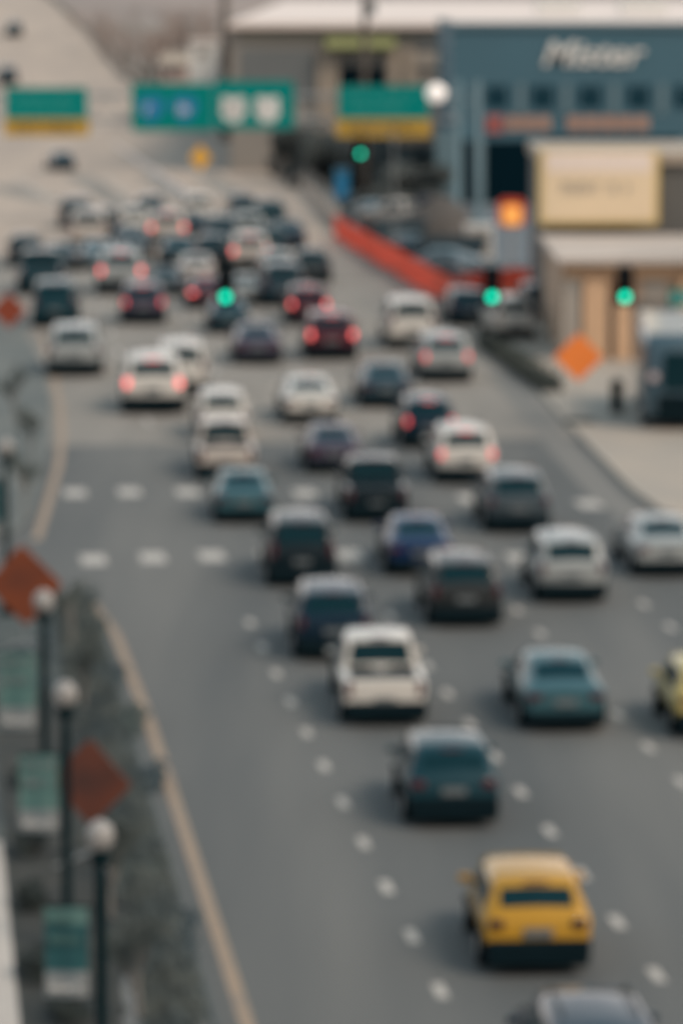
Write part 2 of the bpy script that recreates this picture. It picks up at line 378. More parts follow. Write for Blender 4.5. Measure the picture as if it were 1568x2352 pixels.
# hills far off
bm = bmesh.new(); prev = None
for i in range(61):
    x = -2400 + 80 * i
    hgt = 40 + 22 * math.sin(i * .31) + 12 * math.sin(i * .83 + 1)
    row = [bm.verts.new((x, 1500, -1)), bm.verts.new((x, 1900, hgt * .7)), bm.verts.new((x, 2500, hgt)), bm.verts.new((x, 3200, -1))]
    if prev:
        for k in range(3): bm.faces.new((prev[k], row[k], row[k + 1], prev[k + 1]))
    prev = row
struct(obj('hills', bm, mat("winter woodland hill", (0.30, 0.245, 0.22), .95, col2=(.22, .19, .175), scale=.02), smooth=True))

# ------------------------------------------------------------------ cars
# station: y from the rear, belt z, top z, half widths bottom / belt / top
KINDS = {
 'sedan': dict(L=4.8, W=1.86, z0=.33, wr=.33, st=[(0, .70, .73, .74, .80, .66), (.05, .88, .93, .80, .86, .70), (.16, .92, 1.00, .83, .885, .71), (.62, .94, 1.05, .86, .91, .70), (1.32, .95, 1.39, .87, .92, .63), (2.0, .95, 1.46, .87, .93, .645), (2.75, .94, 1.43, .87, .93, .635), (3.5, .93, 1.04, .86, .92, .70), (4.3, .82, .89, .83, .88, .70), (4.68, .70, .76, .78, .82, .66), (4.8, .55, .60, .68, .72, .60)],
               rw=3, cab=(4, 5, 6), ws=6, tl=('h', .30, .15, .80), cat='car', nm='sedan'),
 'suv': dict(L=4.65, W=1.94, z0=.38, wr=.36, st=[(0, .82, .86, .80, .86, .76), (.04, 1.02, 1.07, .84, .92, .77), (.14, 1.07, 1.14, .87, .945, .76), (.36, 1.08, 1.66, .90, .96, .72), (.7, 1.08, 1.74, .91, .965, .735), (2.0, 1.07, 1.76, .91, .97, .74), (2.62, 1.06, 1.73, .91, .97, .73), (3.35, 1.04, 1.13, .90, .96, .76), (4.2, .96, 1.02, .87, .92, .75), (4.55, .82, .88, .82, .87, .72), (4.65, .62, .68, .74, .78, .66)],
             rw=2, cab=(3, 5, 6), ws=6, tl=('v', .15, .27, .98), cat='car', nm='sport_utility_car'),
 'hatch': dict(L=4.15, W=1.86, z0=.42, wr=.33, st=[(0, .72, .76, .80, .86, .74), (.05, .92, .97, .84, .90, .75), (.15, 1.00, 1.08, .86, .915, .74), (.50, 1.01, 1.50, .88, .925, .69), (.8, 1.01, 1.58, .88, .93, .70), (1.8, 1.0, 1.61, .88, .93, .71), (2.4, .99, 1.57, .88, .93, .70), (3.05, .97, 1.06, .87, .925, .73), (3.75, .88, .94, .84, .88, .72), (4.05, .74, .80, .79, .83, .68), (4.15, .58, .63, .70, .74, .62)],
               rw=2, cab=(3, 5, 6), ws=6, tl=('h', .26, .17, .90), cat='car', nm='hatchback'),
 'van': dict(L=5.1, W=2.0, z0=.36, wr=.34, st=[(0, .80, .85, .86, .92, .84), (.03, 1.08, 1.14, .89, .96, .84), (.10, 1.14, 1.22, .91, .975, .83), (.28, 1.15, 1.86, .93, .985, .74), (.6, 1.15, 1.95, .94, .99, .77), (2.2, 1.14, 1.97, .94, .99, .78), (3.1, 1.12, 1.93, .94, .99, .76), (4.05, 1.08, 1.18, .93, .98, .80), (4.75, .96, 1.03, .88, .93, .76), (5.02, .80, .86, .83, .88, .72), (5.1, .62, .68, .76, .80, .68)],
             rw=2, cab=(3, 5, 6), ws=6, tl=('v', .15, .45, 1.12), cat='van', nm='minivan'),
 'pickup': dict(L=5.6, W=2.0, z0=.45, wr=.39, st=[(0, 1.02, 1.05, .90, .94, .88), (.03, 1.08, 1.12, .92, .97, .89), (.08, 1.09, 1.13, .93, .975, .89), (1.72, 1.10, 1.15, .93, .985, .88), (1.86, 1.12, 1.80, .93, .985, .75), (2.6, 1.11, 1.88, .93, .99, .77), (3.3, 1.10, 1.84, .93, .99, .76), (4.05, 1.08, 1.19, .93, .985, .80), (5.1, 1.02, 1.10, .91, .95, .80), (5.5, .92, .99, .87, .91, .78), (5.6, .70, .76, .80, .84, .72)],
                rw=3, cab=(4, 5, 6), ws=6, tl=('v', .15, .36, .92), cat='pickup truck', nm='pickup_truck'),
}
def car_ring(st, z0):
    y, zb, zt, wb, wl, wt = st
    half = [(wb * .96, z0), (wb, z0 + .05), (wb * .4 + wl * .6 + .012, (z0 + zb) * .5), (wl, zb - .05), (wl - .012, zb), (wt + (wl - wt) * .12, zb + (zt - zb) * .86), (wt * .88, zt - (zt - zb) * .01)]
    pts = [(-x, y, z) for x, z in half] + [(0, y, zt + .018)] + [(x, y, z) for x, z in half[::-1]]
    return [Vector(p) for p in pts]
def build_car(kind):
    K = KINDS[kind]; L, W, z0 = K['L'], K['W'], K['z0']
    rings = [car_ring(s, z0) for s in K['st']]
    off = Vector((0, -L / 2, 0)); rings = [[p + off for p in r] for r in rings]
    nR = len(rings[0]); half = nR // 2
    root = thing(K['nm'], 'x', K['cat'])
    bm = bmesh.new(); V = [[bm.verts.new(p) for p in r] for r in rings]
    for i in range(len(V) - 1):
        for j in range(nR): bm.faces.new((V[i][j], V[i][(j + 1) % nR], V[i + 1][(j + 1) % nR], V[i + 1][j]))
    bm.faces.new(V[0]); bm.faces.new(V[-1][::-1])
    bmesh.ops.recalc_face_normals(bm, faces=bm.faces[:])
    for e in bm.edges:
        if e.calc_face_angle(0) > rad(42): e.smooth = False
    body = obj('body', bm, M_trim, root, True)
    def surf(u, v):
        i = min(int(u), len(rings) - 2); f = u - i; j = min(int(v), nR - 2); g = v - j
        a = rings[i][j].lerp(rings[i][j + 1], g); b = rings[i + 1][j].lerp(rings[i + 1][j + 1], g)
        return a.lerp(b, f)
    def patch(name, us, vs_, m, o_=.008):
        bm = bmesh.new(); top = []; bot = []
        for u in us:
            rt, rb = [], []
            for v in vs_:
                p = surf(u, v); e = .02
                n = (surf(u, min(v + e, nR - 1.001)) - surf(u, max(v - e, 0))).cross(surf(min(u + e, len(rings) - 1.001), v) - surf(max(u - e, 0), v))
                n.normalize()
                if n.dot(p - Vector((0, 0, .9))) < 0: n = -n
                rt.append(bm.verts.new(p + n * o_)); rb.append(bm.verts.new(p - n * .012))
            top.append(rt); bot.append(rb)
        A, B = len(us), len(vs_)
        for i in range(A - 1):
            for j in range(B - 1):
                bm.faces.new((top[i][j], top[i][j + 1], top[i + 1][j + 1], top[i + 1][j])); bm.faces.new((bot[i][j], bot[i + 1][j], bot[i + 1][j + 1], bot[i][j + 1]))
        bd = [(i, 0) for i in range(A)] + [(A - 1, j) for j in range(1, B)] + [(i, B - 1) for i in range(A - 2, -1, -1)] + [(0, j) for j in range(B - 2, 0, -1)]
        for (i, j), (k, l) in zip(bd, bd[1:] + bd[:1]): bm.faces.new((top[i][j], top[k][l], bot[k][l], bot[i][j]))
        bmesh.ops.recalc_face_normals(bm, faces=bm.faces[:])
        return obj(name, bm, m, root)
    rw, ws = K['rw'], K['ws']; c0, cm, c1 = K['cab']
    patch('rear_window', [rw + .10, rw + .5, rw + .86] if kind != 'hatch' else [rw + .17, rw + .5, rw + .84], [half - .98, half - .5, half, half + .5, half + .98], M_glass)
    patch('windshield', [ws + .12, ws + .5, ws + .92], [half - .98, half, half + .98], M_glass)
    for sgn in (0, 1):
        v0, v1 = (4.12, 4.9) if not sgn else (nR - 1 - 4.12, nR - 1 - 4.9)
        patch('side_window', [c0 + .06, (c0 + cm) / 2, cm - .04] if cm - c0 > 1 else [c0 + .02, c0 + .5, cm - .04], [v0, (v0 + v1) / 2, v1], M_glass)
        patch('side_window', [cm + .04, cm + .5, c1 + .28], [v0, (v0 + v1) / 2, v1], M_glass)
    y0 = -L / 2
    wr = K['wr']
    for sx in (-1, 1):
        for yy in (y0 + .86, L / 2 - .92):
            bm = bmesh.new(); cyl_x(bm, 0, 0, 0, wr, .23, 22)
            wh = obj('wheel', bm, M_tyre, root, False, (sx * (W / 2 - .085), yy, wr))
            bm = bmesh.new(); cyl_x(bm, sx * .1, 0, 0, wr * .62, .05, 12); obj('rim', bm, M_rim, wh)
    bm = bmesh.new(); box(bm, 0, 0, (z0 + .06 + .12) / 2, W - .34, L - .4, z0 + .06 - .12, .04); obj('chassis', bm, M_trim, root)  # hung low and wide to deepen the shade under the car
    bm = bmesh.new(); zb0 = .17; zb1 = {'hatch': .64, 'suv': .56, 'pickup': .60, 'van': .54}.get(kind, .47)
    box(bm, 0, y0 + .09, (zb0 + zb1) / 2, W - .12, .32, zb1 - zb0, .07); obj('rear_bumper', bm, M_trim, root)  # bumper made tall: its black also stands for shadow below the body
    bm = bmesh.new(); box(bm, 0, L / 2 - .08, z0 + .04, W - .34, .22, .2, .05); obj('front_bumper', bm, M_trim, root)
    o_, wd, ht, zc = K['tl']
    for sx in (-1, 1):
        bm = bmesh.new(); box(bm, sx * (W / 2 - .10 - wd / 2), y0 + .06, zc, wd, .16, ht, .04)
        obj('taillight', bm, M_lens, root)
        bm = bmesh.new(); box(bm, sx * (W / 2 - .34), L / 2 - .13, K['st'][-2][1] - .09, .34, .14, .13, .04); obj('headlight', bm, M_head, root)
        bm = bmesh.new(); box(bm, sx * (W / 2 + .07), K['st'][ws][0] + .42 - L / 2, K['st'][ws][1] + .06, .22, .12, .15, .05); obj('side_mirror', bm, M_trim, root)
        bm = bmesh.new(); box(bm, sx * (W / 2 - .012), K['st'][cm][0] - .3 - L / 2, K['st'][cm][1] - .1, .03, .16, .035, .01); obj('door_handle', bm, M_trim, root)
    zr = K['st'][rw + 1][2]
    bm = bmesh.new(); box(bm, 0, K['st'][rw + 1][0] - .01 - L / 2, zr + .005, .42, .06, .04, .012); obj('high_brake_light', bm, M_lens, root)
    bm = bmesh.new(); zp = {'sedan': .68, 'pickup': .62}.get(kind, .76); box(bm, 0, y0 - .012, zp, .5, .03, .16, .01)
    pl = obj('number_plate', bm, M_plate, root)
    if kind == 'pickup':
        bm = bmesh.new(); box(bm, 0, y0 + .92, 1.135, 1.56, 1.5, .05, .01); obj('bed_cover', bm, M_trim, root)
    if kind in ('suv', 'van'):
        for sx in (-1, 1):
            bm = bmesh.new(); zt = K['st'][cm][2]
            tube(bm, [(sx * .56, y0 + .9, zt - .01), (sx * .56, y0 + 1.0, zt + .045), (sx * .56, y0 + 2.4, zt + .045), (sx * .56, y0 + 2.5, zt - .01)], [.018] * 4, 6)
            obj('roof_rail', bm, M_trim, root)
    for ch in root.children_recursive:
        ch.material_slots[0].link = 'OBJECT'; ch.material_slots[0].material = ch.data.materials[0]
    return root
def copy_tree(o, parent=None):
    c = o.copy(); C.objects.link(c)
    if parent: c.parent = parent
    for ch in list(o.children): copy_tree(ch, c)
    return c
PROTO, USED = {}, set()
def place_car(kind, loc, rz, pm, label, group, lit=0, lens=None, scale=1.0, rim=None):
    if kind not in PROTO: PROTO[kind] = build_car(kind)
    o = PROTO[kind] if kind not in USED else copy_tree(PROTO[kind]); USED.add(kind)
    o.location = loc; o.rotation_euler = (0, 0, rz); o.scale = (scale,) * 3
    o['label'] = label; o['group'] = group
    for ch in o.children_recursive:
        b = ch.name.split('.')[0]
        if b == 'body': ch.material_slots[0].material = pm
        elif b == 'side_mirror': ch.material_slots[0].material = pm
        elif b == 'taillight': ch.material_slots[0].material = (M_lit if lit == 1 else M_lit2) if lit else (lens or M_lens)
        elif b == 'high_brake_light': ch.material_slots[0].material = M_lit if lit else M_lens
    return o
W_ = paint("white", (.54, .52, .485), .0); SI = paint("silver", (.30, .32, .32), .3); GR = paint("grey", (.055, .075, .088), .3)
DG = paint("dark grey", (.03, .042, .05), .2); BK = paint("black", (.002, .010, .015), .0); NV = paint("navy", (.003, .018, .036), .1)  # bluish teal of shadow mixed into the black and dark grey paints
BL = paint("blue", (.004, .022, .075), .1); TG = paint("teal grey", (.034, .095, .115), .2); DT = paint("dark teal", (.005, .036, .05), .1)
YE = paint("yellow", (.42, .225, .022), .0); PY = paint("pale yellow", (.46, .37, .13), .0); MR = paint("maroon", (.075, .012, .022), .1)
BG = paint("slate", (.022, .045, .062), .2); CH = paint("champagne", (.44, .40, .365), .2); PU = paint("plum grey", (.055, .045, .07), .2); BW = paint("warm charcoal", (.026, .03, .032), .2)
LB = paint("light blue grey", (.15, .22, .26), .3)
TR = "cars driving up the avenue"; FAR = "cars queueing beyond the crossing"
# rear centre x, rear tyre base y, kind, paint, lit, label, scale
CARS = [
 (1400, 2625, 'suv', NV, 0, "dark navy car cut off by the bottom edge of the picture", TR, 1),
 (1240, 2228, 'hatch', YE, 0, "bright yellow hatchback with black lower bumper, nearest complete car", TR, 1.0),
 (1045, 1893, 'hatch', DT, 0, "dark teal hatchback with pale roof just ahead of the yellow hatchback", TR, 1),
 (893, 1662, 'pickup', W_, 0, "white pickup truck with wide dark rear window, the nearest white vehicle", TR, .96),
 (1302, 1675, 'sedan', TG, 0, "teal grey sedan alone in its lane right of the nearest white pickup", TR, 1.02),
 (1648, 1692, 'hatch', PY, 0, "pale yellow car half cut off by the right edge", TR, 1),
 (775, 1513, 'suv', NV, 0, "dark navy sport utility car with pale roof tucked behind the nearest white pickup", TR, 1),
 (1074, 1437, 'suv', BW, 0, "warm charcoal sport utility car with pale roof and visible number plate", TR, 1),
 (1318, 1382, 'suv', SI, 0, "silver sport utility car beside the warm charcoal one, dark narrow rear window", TR, 1),
 (700, 1345, 'van', BK, 0, "black boxy minivan just past the nearer row of crosswalk squares", TR, .96),
 (972, 1320, 'sedan', BL, 0, "deep blue sedan with plum red tail lamps", TR, 1.02),
 (873, 1198, 'pickup', BK, 0, "black pickup truck between the two rows of crosswalk squares", TR, .98),
 (1194, 1222, 'suv', GR, 0, "mid grey sport utility car with red tail lamps at the crosswalk", TR, 1.02),
 (1535, 1322, 'sedan', SI, 0, "silver sedan in the kerb lane cut by the right edge", TR, 1.04),
 (568, 1200, 'sedan', TG, 0, "teal grey sedan with pale roof crossing the leftmost crosswalk squares", TR, 1.0),
 (527, 1102, 'pickup', CH, 0, "champagne pickup truck just ahead of the leftmost teal grey sedan", TR, 1),
 (516, 1010, 'suv', W_, 0, "white sport utility car right in front of the champagne pickup", TR, 1),
 (717, 972, 'sedan', W_, 0, "white sedan with dark slot of rear window, open road around it", TR, 1.12),
 (772, 1085, 'sedan', PU, 0, "plum grey sedan in front of the black pickup truck", TR, 1.02),
 (1075, 1110, 'suv', W_, 1, "white sport utility car with pink lit brake lamps nearest the right kerb", TR, 1.06),
 (988, 1028, 'suv', NV, 1, "navy sport utility car with lit high brake lamp, left of a white braking car", TR, 1.02),
 (892, 935, 'sedan', BG, 0, "slate grey sedan ahead of the navy braking car", FAR, 1.05),
 (1026, 876, 'suv', SI, 1, "silver sport utility car braking in the kerb lane behind a white van", FAR, 1.05),
 (950, 800, 'van', W_, 0, "white van in the kerb lane beside the end of the orange fence", FAR, 1.08),
 (359, 948, 'suv', W_, 2, "white sport utility car with bright brake lamps left in open road", FAR, 1.18),
 (424, 905, 'van', W_, 0, "white van half behind the white car with bright brake lamps", FAR, 1.0),
 (178, 862, 'suv', SI, 0, "silver sport utility car alone in the leftmost lane", FAR, 1.12),
 (595, 835, 'sedan', PU, 0, "dark plum sedan directly below the green signal", FAR, 1.05),
 (766, 825, 'suv', MR, 2, "maroon sport utility car with both brake lamps glowing brightly", FAR, 1.1),
 (712, 745, 'suv', MR, 2, "maroon car whose left brake lamp glows, ahead of the other glowing maroon one", FAR, 1.0),
 (530, 765, 'sedan', DT, 0, "dark teal sedan hanging right under the leftmost green signal", FAR, 1.0),
 (478, 708, 'sedan', MR, 2, "maroon sedan with one red lamp glowing left of the leftmost green signal", FAR, 1.0),
 (333, 743, 'suv', PU, 1, "plum dark car braking between two silver ones on the left", FAR, 1.05),
 (284, 675, 'suv', SI, 2, "silver sport utility car with wide glowing brake lamps far left of centre", FAR, 1.25),
 (133, 750, 'van', DT, 0, "dark teal van at the far left of the queue", FAR, 1.05),
 (100, 676, 'pickup', DT, 0, "teal pickup truck ahead of the dark teal van at the left edge", FAR, 1.15),
 (207, 572, 'van', CH, 0, "pale pinkish van behind a dark car in the upper left queue", FAR, 1.15),
 (178, 524, 'suv', DG, 0, "dark grey car topmost of the upper left queue", FAR, 1.1),
 (232, 618, 'sedan', LB, 0, "light blue grey sedan half hidden by the silver car with wide lamps", FAR, 1.05),
 (388, 566, 'suv', CH, 2, "champagne car with two glowing brake lamps, one paler, high in the queue", FAR, 1.2),
 (313, 543, 'suv', W_, 0, "white car left behind the champagne car with glowing lamps", FAR, 1.0),
 (415, 612, 'sedan', DT, 0, "dark teal sedan below the champagne car with glowing lamps", FAR, 1.1),
 (458, 516, 'van', W_, 0, "small white van farthest up the middle of the queue", FAR, 1.0),
 (508, 573, 'suv', BG, 0, "slate grey car in the queue right of the champagne one", FAR, 1.1),
 (578, 622, 'suv', CH, 2, "pale car with pink glowing lamps just above and right of the leftmost signal", FAR, 1.15),
 (655, 702, 'van', BG, 0, "slate grey van left of the maroon cars", FAR, 1.05),
 (622, 527, 'suv', DT, 0, "dark teal car farthest up the right of the queue", FAR, 1.05),
 (665, 573, 'sedan', NV, 0, "navy sedan beside the pale kerb, upper right of the queue", FAR, 1.1),
 (455, 652, 'sedan', CH, 0, "pale champagne sedan just above the maroon sedan left of the leftmost signal", FAR, 1.0),
 (240, 545, 'suv', DG, 0, "dark grey car right of the pale pinkish van in the upper left queue", FAR, 1.0),
 (545, 545, 'sedan', DT, 0, "dark teal sedan right of the slate car high in the queue", FAR, 1.0),
 (494, 612, 'suv', BG, 0, "slate blue car right of the dark teal sedan in the mid queue", FAR, 1.0),
 (640, 655, 'suv', SI, 0, "silver car ahead of the slate van left of the maroon cars", FAR, 1.0),
 (385, 680, 'sedan', GR, 0, "grey sedan right of the silver car with wide lamps", FAR, .95),
 (350, 520, 'van', BG, 0, "slate van behind the champagne car high in the queue", FAR, 1.0),
 (145, 622, 'sedan', GR, 0, "grey sedan between the teal pickup and the light blue car", FAR, 1.0),
 (563, 700, 'sedan', SI, 0, "silver sedan right of the leftmost green signal", FAR, .95),
 (575, 560, 'van', SI, 0, "silver van ahead of the pale braking car, upper middle queue", FAR, .95),
 (560, 508, 'suv', BG, 0, "slate car in the back row right of the small white van", FAR, 1.0),
 (315, 600, 'sedan', DG, 0, "dark grey sedan ahead of the silver car with wide lamps", FAR, 1.0),
 (720, 650, 'suv', DG, 0, "dark grey car in the right lane ahead of the maroon cars", FAR, 1.0),
 (62, 612, 'suv', DG, 0, "dark grey car topmost at the left edge of the queue", FAR, 1.0),
 (448, 543, 'sedan', NV, 0, "navy sedan squeezed between the champagne and slate cars", FAR, 1.0),
 (620, 590, 'suv', DT, 0, "dark teal car between the pale braking car and the navy sedan", FAR, 1.0),
 (300, 577, 'sedan', BG, 0, "slate sedan left of the white car in the upper queue", FAR, 1.0),
]
for x, y, kind, pm, lit, lab, grp, sc in CARS:
    K = KINDS[kind]; p = G(x, y); fwd = (K['L'] / 2 - .45) * sc
    c = p + DIRV * fwd
    if grp == FAR: sc *= 1.07
    place_car(kind, c, HEAD - .045 + random.uniform(-.012, .012), pm, lab, grp, lit, M_lensd if pm is YE else None, sc)
# distant ones on the rising highway
for x, Y, kind, pm, lab, zz in ((135, 335, 'sedan', BG, "dark slate sedan alone on the pale highway under the left green sign", 0),
                           (30, 548, 'suv', DT, "dark car high on the rising highway at the top left", 0), (12, 470, 'van', BG, "dark van on the highway partly behind the left green sign", 0)):
    z = hw_z(Y); pp = P(x, 0, Y)
    o = place_car(kind, (pp.x, Y, z + .02), HEAD + .1, pm, lab, "cars far up the highway", 0, None, 1.1)
    o.rotation_euler = (math.atan((hw_z(Y + 10) - hw_z(Y - 10)) / 20), 0, HEAD + .1)
    if Y > 400: o.location.z += .25
# cars standing in the works lot and side street
for x, y, kind, pm, lab, rz in ((1066, 748, 'suv', NV, "navy car waiting by the kerb under the middle green signal", HEAD), (1168, 785, 'van', W_, "white van parked on the pavement right of the middle green signal", HEAD),
                           (1234, 740, 'suv', NV, "navy car parked behind the white van on the pavement", HEAD),
                           (912, 520, 'pickup', CH, "pale pickup truck parked in the works lot near the soil heap", HEAD + .9), (985, 505, 'suv', PU, "plum car parked behind the soil heap in the works lot", HEAD + 1.0),
                           (850, 508, 'sedan', LB, "light blue car parked in the works lot by the far end of the orange fence", HEAD + .4),
                           (1010, 628, 'sedan', LB, "blue grey car parked in the works lot behind the orange fence corner", HEAD + 1.2), (930, 590, 'sedan', BG, "slate car parked in the works lot behind the middle of the orange fence", HEAD + .2)):
    p = G(x, y); kz = .13 if y > 700 and x > 1100 else 0.006
    place_car(kind, (p.x, p.y + (2 if y > 700 else 0), kz), rz, pm, lab, "cars parked in the works lot", 0)

# ------------------------------------------------------------------ street lamps with banners on the left verge
def make_lamp(x, y, label, banner_mats=None, blabel=None, bx=None):
    """x, y: picture position of the globe; the lamp line runs parallel to the road"""
    h = 4.5; Y = FPX * (CAM_H - h) / (y - HOR); p = P(x, y, Y)
    o = thing('street_lamp', label, 'street lamp', (p.x, p.y, .105), 0, "globe lamps along the verge")
    bm = bmesh.new(); lathe(bm, [(.20, 0), (.20, .10), (.15, .18), (.13, .55), (.105, .62), (.085, .7), (.085, 3.7), (.075, 4.05)], 14); obj('pole', bm, M_dark, o, True)
    bm = bmesh.new(); lathe(bm, [(.07, 4.0), (.14, 4.08), (.16, 4.14), (.12, 4.2), (.11, 4.24)], 16); obj('collar', bm, M_dark, o, True)
    bm = bmesh.new(); lathe(bm, [(.09, 4.22), (.16, 4.28), (.20, 4.37), (.205, 4.45), (.18, 4.55), (.12, 4.63), (.05, 4.67), (.0, 4.68)], 20); obj('globe', bm, M_globe, o, True)
    if banner_mats:
        x0, x1, y0, y1 = bx; a = P(x0, y0, Y); b = P(x1, y1, Y)
        f = thing('street_banner', blabel, 'banner', (p.x, p.y, (a.z + b.z) / 2), 0, "teal banners on the lamp poles")
        hx0, hx1, hz = a.x - p.x, b.x - p.x, (a.z - b.z) / 2
        top, mid, low = banner_mats
        for nm, z0, z1, mm in (('banner_top', hz * .62, hz, top), ('banner_field', -hz * .42, hz * .62, mid), ('banner_foot', -hz, -hz * .42, low)):
            bm = bmesh.new(); n = 8
            g = [[bm.verts.new((hx0 + (hx1 - hx0) * i / n, .02 * math.sin(i * .9) + k * .012, z)) for i in range(n + 1)] for k in (0, 1) for z in (z0, z1)]
            for i in range(n):
                bm.faces.new((g[0][i], g[0][i + 1], g[1][i + 1], g[1][i])); bm.faces.new((g[2][i], g[3][i], g[3][i + 1], g[2][i + 1]))
            obj(nm, bm, mm, f)
        rn = random.Random(int(x)); bm = bmesh.new()
        scribble(bm, hx0 + .06, hx1 - .06, hz * .66, hz * .86, -.03, rn); scribble(bm, hx0 + .06, hx1 - .06, hz * .2, hz * .4, -.03, rn)
        obj('lettering', bm, M_banner_l if mid is M_banner_t else M_banner_w, f)
        bm = bmesh.new(); scribble(bm, hx0 + .07, hx1 - .07, -hz * .86, -hz * .72, -.03, rn); obj('lettering', bm, M_white, f)
        for z in (hz + .015, -hz - .015):
            bm = bmesh.new(); tube(bm, [(hx0, .006, z), (-.04, .006, z)], [.016, .016], 6); obj('bracket', bm, M_dark, f)
make_lamp(230, 1952, "nearest globe street lamp, its dark pole running out of the bottom of the picture", (M_banner_l, M_banner_t, M_banner_w), "deep teal banner with pale foot on the nearest lamp pole", (102, 204, 2085, 2292))
make_lamp(150, 1612, "second globe lamp from the front, left of the dark orange diamond sign", (M_banner_l, M_banner_l, M_banner_w), "pale teal banner with white foot on the second lamp pole", (43, 137, 1735, 1912))
make_lamp(100, 1392, "third globe lamp, its globe overlapping the tilted orange sign", (M_banner_l, M_banner_l, M_banner_w), "pale washed banner on the third lamp pole at the left edge", (-4, 84, 1500, 1676))
make_lamp(12, 1028, "farthest globe lamp at the left edge of the picture", (M_banner_t, M_banner_t, M_banner_w), "teal banner on the farthest lamp pole, mostly outside the picture", (-60, 4, 1105, 1235))

# ------------------------------------------------------------------ temporary diamond road signs
def diamond_sign(px, py, Y, half, label, m, rz=0.0, roll=0.0, group=None, gz=.1):
    c = P(px, py, Y); o = thing('road_works_sign', label, 'road sign', (c.x, c.y, gz), rz, group)
    h = c.z - gz
    bm = bmesh.new(); k = half * .93
    pts = []
    for a in (-90, 0, 90, 180):
        for da in (-7, 0, 7):
            A = rad(a + da) + roll; rr = half * (.97 if da else 1.0) - (half * .02 if da == 0 else half * .06)
            pts.append((rr * math.cos(A), h + rr * math.sin(A)))
    plate(bm, pts, -.012, .012); obj('panel', bm, m, o)
    bm = bmesh.new()
    tube(bm, [(0, .035, .18), (0, .035, h + half * .9)], [.02, .02], 6); tube(bm, [(-half * .8, .03, h), (half * .8, .03, h)], [.012, .012], 6); obj('spine', bm, M_steel, o)
    for sx, sy in ((-1, -1), (1, -1), (-1, 1), (1, 1)):
        bm = bmesh.new(); tube(bm, [(0, .035, .24), (sx * .55, .035 + sy * .5, .015)], [.02, .02], 6); obj('leg', bm, M_steel, o)
    return o
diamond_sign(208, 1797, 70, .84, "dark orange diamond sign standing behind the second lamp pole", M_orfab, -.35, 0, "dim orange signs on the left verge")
diamond_sign(55, 1343, 93, 1.02, "large tilted orange diamond sign beyond the third lamp at the left edge", mat("tilted orange fabric", (0.34, 0.075, 0.02), .8, col2=(.16, .045, .025), scale=.8), -.3, .06, "dim orange signs on the left verge")  # this sign's shade is put into its darkened orange
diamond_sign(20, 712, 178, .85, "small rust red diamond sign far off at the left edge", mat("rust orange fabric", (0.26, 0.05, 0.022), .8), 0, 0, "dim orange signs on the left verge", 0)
ds = diamond_sign(1328, 820, 142, .92, "bright orange diamond sign standing on the right pavement", M_orange, 0, 0, None, .13)
bm = bmesh.new()
for sx in (-.25, .3):
    box(bm, sx, -.25, .07, .6, .34, .14, .06)
obj('sandbag', bm, M_leafg, ds)

# ------------------------------------------------------------------ traffic signals on their span wire
YS = 133.0
pL, pR = P(-330, 560, YS), P(1800, 560, YS)
def signal_pole(p, label):
    o = thing('signal_pole', label, 'pole', (p.x, p.y, 0), 0, "poles carrying the signal wire")
    bm = bmesh.new(); lathe(bm, [(.3, 0), (.3, .12), (.2, .2), (.16, 1.0), (.13, p.z + .5), (.05, p.z + .55)], 14); obj('pole', bm, M_steel, o, True)
    bm = bmesh.new(); box(bm, 0, -.2, 1.2, .4, .3, .6, .03); obj('control_box', bm, M_steel, o)
signal_pole(pL, "steel pole holding the signal wire beyond the left edge"); signal_pole(pR, "steel pole holding the signal wire beyond the right edge")
def wire_pt(f, drop): a = pL.lerp(pR, f); a.z -= drop * 4 * f * (1 - f); return a
bm = bmesh.new(); tube(bm, [wire_pt(i / 20, .9) for i in range(21)], [.014] * 21, 5)
wr_ = tag(obj('span_wire', bm, M_black), "thin black cable across the avenue that carries the traffic signals", "cable")
def signal(px, py_lens, Y, label, wirez, group="green traffic signals over the crossing"):
    c = P(px, py_lens, Y)                     # green lens centre
    o = thing('traffic_signal', label, 'traffic signal', (c.x, c.y, c.z - .2), 0, group)
    bm = bmesh.new(); plate(bm, rrect(-.18, 0, .18, 1.12, .05), 0, .2); obj('housing', bm, M_trim, o)
    bm = bmesh.new(); plate(bm, rrect(-.31, -.1, .31, 1.24, .08), .203, .215); obj('backplate', bm, M_trim, o)
    for k, mm in enumerate((M_sgreen, M_samb, M_sred)):
        z = .2 + k * .36
        bm = bmesh.new(); tube(bm, [(0, .01, z), (0, -.012, z), (0, -.03, z)], [.15, .15, .08], 20); obj('lens', bm, mm, o)
        bm = bmesh.new(); n = 12
        ring = [[bm.verts.new((.165 * math.cos(a) * s, y, z + .165 * math.sin(a) * s)) for a in [rad(-20 + 220 * i / n) for i in range(n + 1)]] for y, s in ((0, 1), (-.22, 1), (-.22, .93), (0, .93))]
        for q in range(4):
            for i in range(n): bm.faces.new((ring[q][i], ring[q][i + 1], ring[(q + 1) % 4][i + 1], ring[(q + 1) % 4][i]))
        obj('visor', bm, M_trim, o)
    bm = bmesh.new(); tube(bm, [(0, .1, 1.11), (0, .1, wirez - (c.z - .2))], [.022, .022], 6); obj('hanger', bm, M_trim, o)
for px, lab in ((518, "traffic signal showing green over the queueing cars, leftmost of the three near ones"), (1130, "traffic signal showing green before the parked navy cars, middle of the three near ones"), (1435, "traffic signal showing green in front of the tan building")):
    f = (P(px, 0, YS).x - pL.x) / (pR.x - pL.x); signal(px, 681, YS, lab, wire_pt(f, .9).z)
f = (P(1590, 0, YS).x - pL.x) / (pR.x - pL.x); c = P(1590, 684, YS)
o = thing('street_name_sign', "green street name sign hanging at the right edge beside a signal", "street sign", (c.x, YS, c.z))
